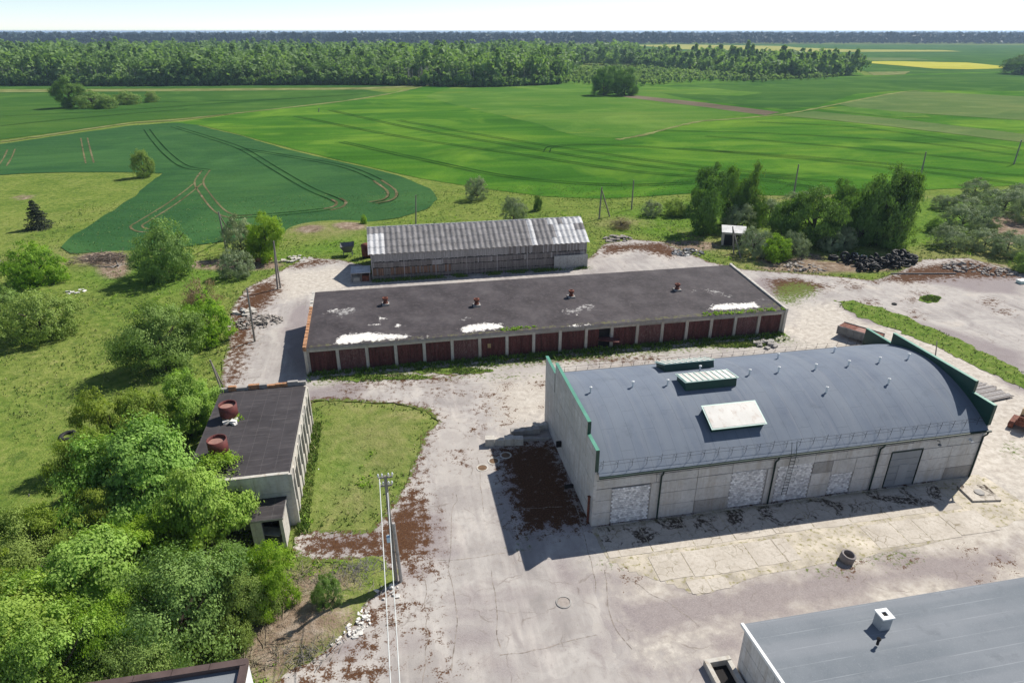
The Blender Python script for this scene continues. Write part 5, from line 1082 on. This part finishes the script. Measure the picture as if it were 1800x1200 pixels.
sticks('brush_pile', (182,462), 3.2, 170, 2.4, .05, BRUSHM, 'dark heap of cut branches at the wheat field edge', 'brush pile', 1, 1.1)
sticks('brush_pile', (500,1105), 2.6, 260, 1.6, .025, plain('dry_stems', (.26, .2, .14), .95, .4, 2), 'dry brown bramble and dead stems beside the thicket', 'brush', 2, .5)
sticks('brush_pile', (545,1020), 2.0, 140, 1.2, .02, plain('dry_stems_grey', (.22, .2, .13), .95, .4, 2), 'dead grass stems near the foot of the porch', 'brush', 3, .35)
sticks('brush_pile', (1395,445), 1.6, 70, 1.4, .03, BRUSHM, 'dead stems right of the bright shed shrub', 'brush', 4, .5)
sticks('brush_pile', (400,965), 1.8, 90, 1.6, .03, BRUSHM, 'bare brown branches under the porch tree', 'brush', 5, .8)
sticks('log_pile', (205,470), .9, 6, 3.6, .1, POLEW, 'grey logs lying across the grass below the brush heap', 'logs', 6, .2)
for i, (qx, qy, rr) in enumerate(((470,1130,1.6), (455,1165,1.4), (560,1050,1.6), (610,1040,1.3), (530,1150,1.3), (640,1010,1.2))):
    sticks('brush_pile', (qx, qy), rr, 240, 1.0, .022, plain('dry_straw_%d' % i, (.36-.03*i, .3-.02*i, .19), .95, .4, 2), 'dry straw-coloured weeds, patch %s' % ('below the vivid end bush', 'touching the brown parapet', 'left of the white rubble', 'between white rubble and near pole', 'right of the brown parapet', 'at the foot of the near pole')[i], 'dry weeds', 40+i, .3)
# rusty trailer body behind the hall
a = G(1463, 591); c = G(1530, 612); d = (c-a); ang_ = math.atan2(d.y, d.x)
tr = thing('trailer_body', 'tipped rusty steel trailer body behind the arched hall', 'trailer', (a.x+.4, a.y, 0), ang_)
MB().box(0, 4.6, 0, .06, .35, 1.35).build('side_board', STEEL, tr); MB().box(0, 4.6, 1.74, 1.8, .35, 1.35).build('side_board', STEEL, tr); MB().box(0, 4.6, .061, 1.739, 1.2, 1.26).build('deck', RUST, tr)
MB().box(4.54, 4.6, .061, 1.739, .35, 1.19).build('end_board', STEEL, tr); MB().box(.3, 4.3, .4, .52, .15, .34).box(.3, 4.3, 1.28, 1.4, .15, .34).build('chassis', DARKIN, tr)
for k in range(6): MB().box(.1+k*.86, .18+k*.86, -.05, -.002, .35, 1.4).build('stake', STEEL, tr)
for k in range(3): MB().box(.5+k*1.35, 1.6+k*1.35, .3, 1.5, 1.262, 1.3).build('deck_sheet', RUSTP if k == 1 else RUST, tr)
# stacked boards by the right end of the hall
c0 = G(1728, 692); bs = thing('board_stack', 'stack of grey weathered boards on the concrete right of the hall', 'boards', (c0.x, c0.y, 0), .12); rn = random.Random(6)
for k in range(15): MB().box(-1.9+rn.uniform(-.3, .3), 1.9+rn.uniform(-.4, .4), -1.5+k*.21, -1.5+k*.21+.18, .12+rn.uniform(0, .05), .17+rn.uniform(.02, .08)).build('board', WOODL if k % 3 else WOOD, bs)
for x in (-1.3, 0, 1.3): MB().box(x-.06, x+.06, -1.55, 1.7, .0, .115).build('bearer', WOOD, bs)
# rusty crawler at the right frame edge
c0 = G(1796, 752); cr = thing('rusty_crawler', 'rusty tracked machine with beige cab cut by the right frame edge', 'machine', (c0.x, c0.y, 0), .55)
tp = [(-1.0, .25), (-.8, .05), (.8, .05), (1.0, .25), (1.0, .5), (.8, .7), (-.8, .7), (-1.0, .5)]
for s in (-.75, .75):
    MB().prism(tp, 'y', s-.2, s+.2).build('track', RUST, cr)
    for k in range(4): MB().tube([(-.65+k*.43, s-.24, .35), (-.65+k*.43, s+.24, .35)], .16, 10).build('wheel', DARKIN, cr)
MB().box(-.8, .9, -.5, .5, .5, 1.0).build('hull', RUST, cr); MB().prism([(-.2, 1.0), (.75, 1.0), (.65, 1.9), (-.1, 1.9)], 'y', -.42, .42).build('cab', plain('beige_paint', (.5, .38, .22), .7, .3, 1.5, c2=(.25, .12, .07)), cr); MB().box(-.75, -.22, -.35, .35, 1.0, 1.35).build('bonnet', RUST, cr)
# things at the left end of the barn
c0 = G(612, 448); tp_ = thing('hopper', 'grey sheet-metal hopper left of the barn', 'hopper', (c0.x, c0.y, 0)); m = MB()
m.v = [(-.5,-.4,.5),(.5,-.4,.5),(.5,.4,.5),(-.5,.4,.5),(-1.1,-1,1.6),(1.1,-1,1.7),(1.1,1,1.9),(-1.1,1,1.8)]; m.f = [(0,1,5,4),(1,2,6,5),(2,3,7,6),(3,0,4,7),(3,2,1,0)]; m.build('bin', STEEL, tp_)
for x in (-.6, .6):
    for y_ in (-.5, .5): MB().bar((x*1.2, y_*1.2, 0), (x, y_, .9), .08).build('leg', STEEL, tp_)
c0 = G(645, 452); rt = thing('rusty_tank', 'upright rust-brown tank against the left gable of the barn', 'tank', (c0.x, c0.y, 0)); MB().lathe([(.75, .3), (.75, 2.1), (.3, 2.3), (0, 2.3)], 16).build('shell', RUST, rt, True); MB().box(-.7, .7, -.6, .6, 0, .29).build('stand', DARKIN, rt)
c0 = G(637, 478); pl = thing('lean_to', 'low lean-to with pale sheet roof at the left end of the barn', 'shelter', (-4.3, 92.6, 0)); MB().prism([(-1.2, 1.35), (1.4, 1.55), (1.4, 1.6), (-1.2, 1.4)], 'x', -1.4, 1.35).build('roof', SLATEW, pl)
for x in (-1.3, 0, 1.2):
    for y_ in (-1.1, 1.3): MB().box(x-.06, x+.06, y_-.06, y_+.06, 0, 1.34).build('post', WOOD, pl)
MB().box(-1.2, 1.3, .9, 1.2, 0, 1.2).build('back_wall', CONC_D, pl); MB().box(.1, 1.1, -.9, .3, 0, .8).build('crate', RUST, pl); MB().box(-1.1, -.2, -.9, -.3, 0, .6).build('slab', CONC_W, pl)
c0 = G(1800, 497); wc = thing('white_crate', 'pale green crate cut by the right frame edge', 'crate', (c0.x, c0.y, 0)); MB().box(-1, 1, -.4, .4, 0, .4).build('box', PALEGR, wc); MB().box(-1.05, 1.05, -.45, .45, .402, .46).build('lid', WHITE, wc)
c0 = G(1620, 483); tag(MB().tube([c0+Vector((-4.3, 1.1, .1)), c0+Vector((5.2, -.7, .1))], .1, 6).build('fallen_pole', POLEW), 'long pole lying on the moss right of the tyres', 'pole')

# ------------------------------------------------------------------ grass and weeds
rs = np.random.RandomState(77); PX = []; 
def add(n, fx, fy, test, hlo, hhi, tone0, tone1):
    x = rs.uniform(*fx, n); y = rs.uniform(*fy, n); k = test(x, y); x, y = x[k], y[k]; PX.append(np.stack([x, y, rs.uniform(hlo, hhi, len(x)), rs.uniform(tone0, tone1, len(x))], 1))
infr = lambda x, y: np.abs(np.degrees(np.arctan2(x, y))-10.9) < 42
blds = [rect(GX0, GX1, GY0, GY1), rect(PX0, PX1, PY0, PY1), rect(BX0, BX1, BY0, BY1)]
clear = lambda x, y: np.min([-sdist(x, y, b) for b in blds], axis=0) > .05
add(80000, (-62, 100), (22, 150), lambda x, y: (sdist(x, y, YARD) < -.3) & infr(x, y) & clear(x, y) & (fnoise(x*.5, y*.5, 5) > .4) & (rs.random_sample(len(x)) < 60/np.maximum(60, y)*1.2), .08, .24, .1, 1.)
add(26000, (-30, 90), (22, 110), lambda x, y: (np.abs(sdist(x, y, YARD)+.35) < .7) & infr(x, y) & clear(x, y), .08, .28, .2, 1.)
for v in VERGES: V2 = np.array(v); add(int(2600*min(1., (V2[:, 0].max()-V2[:, 0].min())/30+.12)), (V2[:, 0].min(), V2[:, 0].max()), (V2[:, 1].min(), V2[:, 1].max()), lambda x, y: sdist(x, y, v)+1.2*(fnoise(x*.9, y*.9, 3)-.5) > 0, .1, .3, .3, 1.)
add(2600, (GX0, GX1), (62.0, 64.0), lambda x, y: fnoise(x*.8, y*.8, 2) > .5, .15, .45, 0, .5)
add(1500, (GX0, GX1), (63.4, 64.05), lambda x, y: x > -99, .2, .5, 0, .4)
add(1500, (BX0, BX1), (90.8, 91.9), lambda x, y: fnoise(x*.6, y*.8, 2) > .42, .15, .5, 0, .6)
add(1200, (-8.2, -7.4), (39, 54), lambda x, y: x > -99, .15, .4, .1, .9)
Q = np.concatenate(PX); n = len(Q); nb = 3
a = rs.uniform(0, 6.28, (n, nb)); lean = rs.uniform(.2, .8, (n, nb)); h = Q[:, 2][:, None]*rs.uniform(.6, 1.2, (n, nb)); wd = .055
bx_ = Q[:, 0][:, None]+rs.normal(0, .06, (n, nb)); by_ = Q[:, 1][:, None]+rs.normal(0, .06, (n, nb)); ca, sa = np.cos(a), np.sin(a)
V = np.stack([np.stack([bx_-sa*wd, by_+ca*wd, 0*a-.03], 2), np.stack([bx_+sa*wd, by_-ca*wd, 0*a-.03], 2), np.stack([bx_+ca*h*lean, by_+sa*h*lean, h], 2)], 2).reshape(-1, 3)
tone = np.repeat(np.clip(Q[:, 3][:, None]+rs.uniform(-.15, .15, (n, nb)), 0, 1).ravel(), 3)
tag(link('grass', npmesh('grass', V, np.arange(len(V)).reshape(-1, 3), GRASSB, {'leaf': tone})), 'tufts of rough grass over the meadow and yard edges', 'grass', kind='stuff')
# weeds: leafy sprays along walls, roof edge and in the rough
W_ = []
def addw(n, fx, fy, z, s, test=lambda x, y: x > -999):
    x = rs.uniform(*fx, n); y = rs.uniform(*fy, n); k = test(x, y); x, y = x[k], y[k]
    for i in range(14): W_.append(np.stack([x+rs.normal(0, s*.5, len(x)), y+rs.normal(0, s*.5, len(x)), z+np.abs(rs.normal(0, s*.45, len(x))), np.full(len(x), s)], 1))
addw(120, (GX0, GX1), (63.2, 63.95), 0, .35, lambda x, y: fnoise(x*.5, y, 4) > .45); addw(45, (34.5, 44.8), (GY0-.25, GY0+.5), GZ0, .22); addw(25, (11, 15), (GY0, GY0+.6), GZ0, .18)
addw(900, (-45, -6), (24, 45), 0, .3, lambda x, y: (sdist(x, y, YARD) < -.4) & clear(x, y) & (fnoise(x*.3, y*.3, 6) > .5)); addw(700, (-60, 5), (80, 120), 0, .35, lambda x, y: (sdist(x, y, YARD) < -1) & (fnoise(x*.15, y*.2, 9) > .55)); addw(500, (45, 95), (85, 118), 0, .4, lambda x, y: (sdist(x, y, YARD) < -1) & (fnoise(x*.15, y*.2, 7) > .5)); addw(400, (0, 60), (104, 125), 0, .35, lambda x, y: fnoise(x*.2, y*.2, 1) > .52)
addw(420, (-9, -1), (24.5, 37.5), 0, .28, lambda x, y: (sdist(x, y, YARD) < -.1) & (fnoise(x*.5, y*.5, 16) > .42)); addw(25, (-5.8, -2.5), (43, 52), 0, .3, lambda x, y: fnoise(x*.4, y*.4, 6) > .5)
for q in ((404,735), (386,800)): 
    c = G(*q, PZ-.2); addw(9, (c.x+.3, c.x+.9), (c.y-.6, c.y+.3), PZ-.2, .22)
Q = np.concatenate(W_); V, F = leaves(Q[:, :3], np.tile([0, 0, 1.], (len(Q), 1)), .2, rs, .6, .8)
tag(link('weeds', npmesh('weeds', V, F, LEAF['fresh'], {'leaf': np.repeat(rs.random_sample(len(Q)), 4)})), 'leafy weeds along walls, roof edges and rough ground', 'weeds', kind='stuff')

# ------------------------------------------------------------------ the air
hm = bpy.data.materials.new('haze'); hm.use_nodes = True; nt = hm.node_tree; nt.nodes.clear(); ho_ = nt.nodes.new('ShaderNodeOutputMaterial'); pv = nt.nodes.new('ShaderNodeVolumePrincipled')
pv.inputs['Color'].default_value = (.55, .75, 1, 1); pv.inputs['Density'].default_value = .00012; pv.inputs['Anisotropy'].default_value = .2; nt.links.new(pv.outputs[0], ho_.inputs['Volume'])
tag(MB().box(-26000, 26000, -3000, 30000, -1.6, 36).build('haze', hm), 'thin blue haze over the distance', 'haze', kind='stuff')
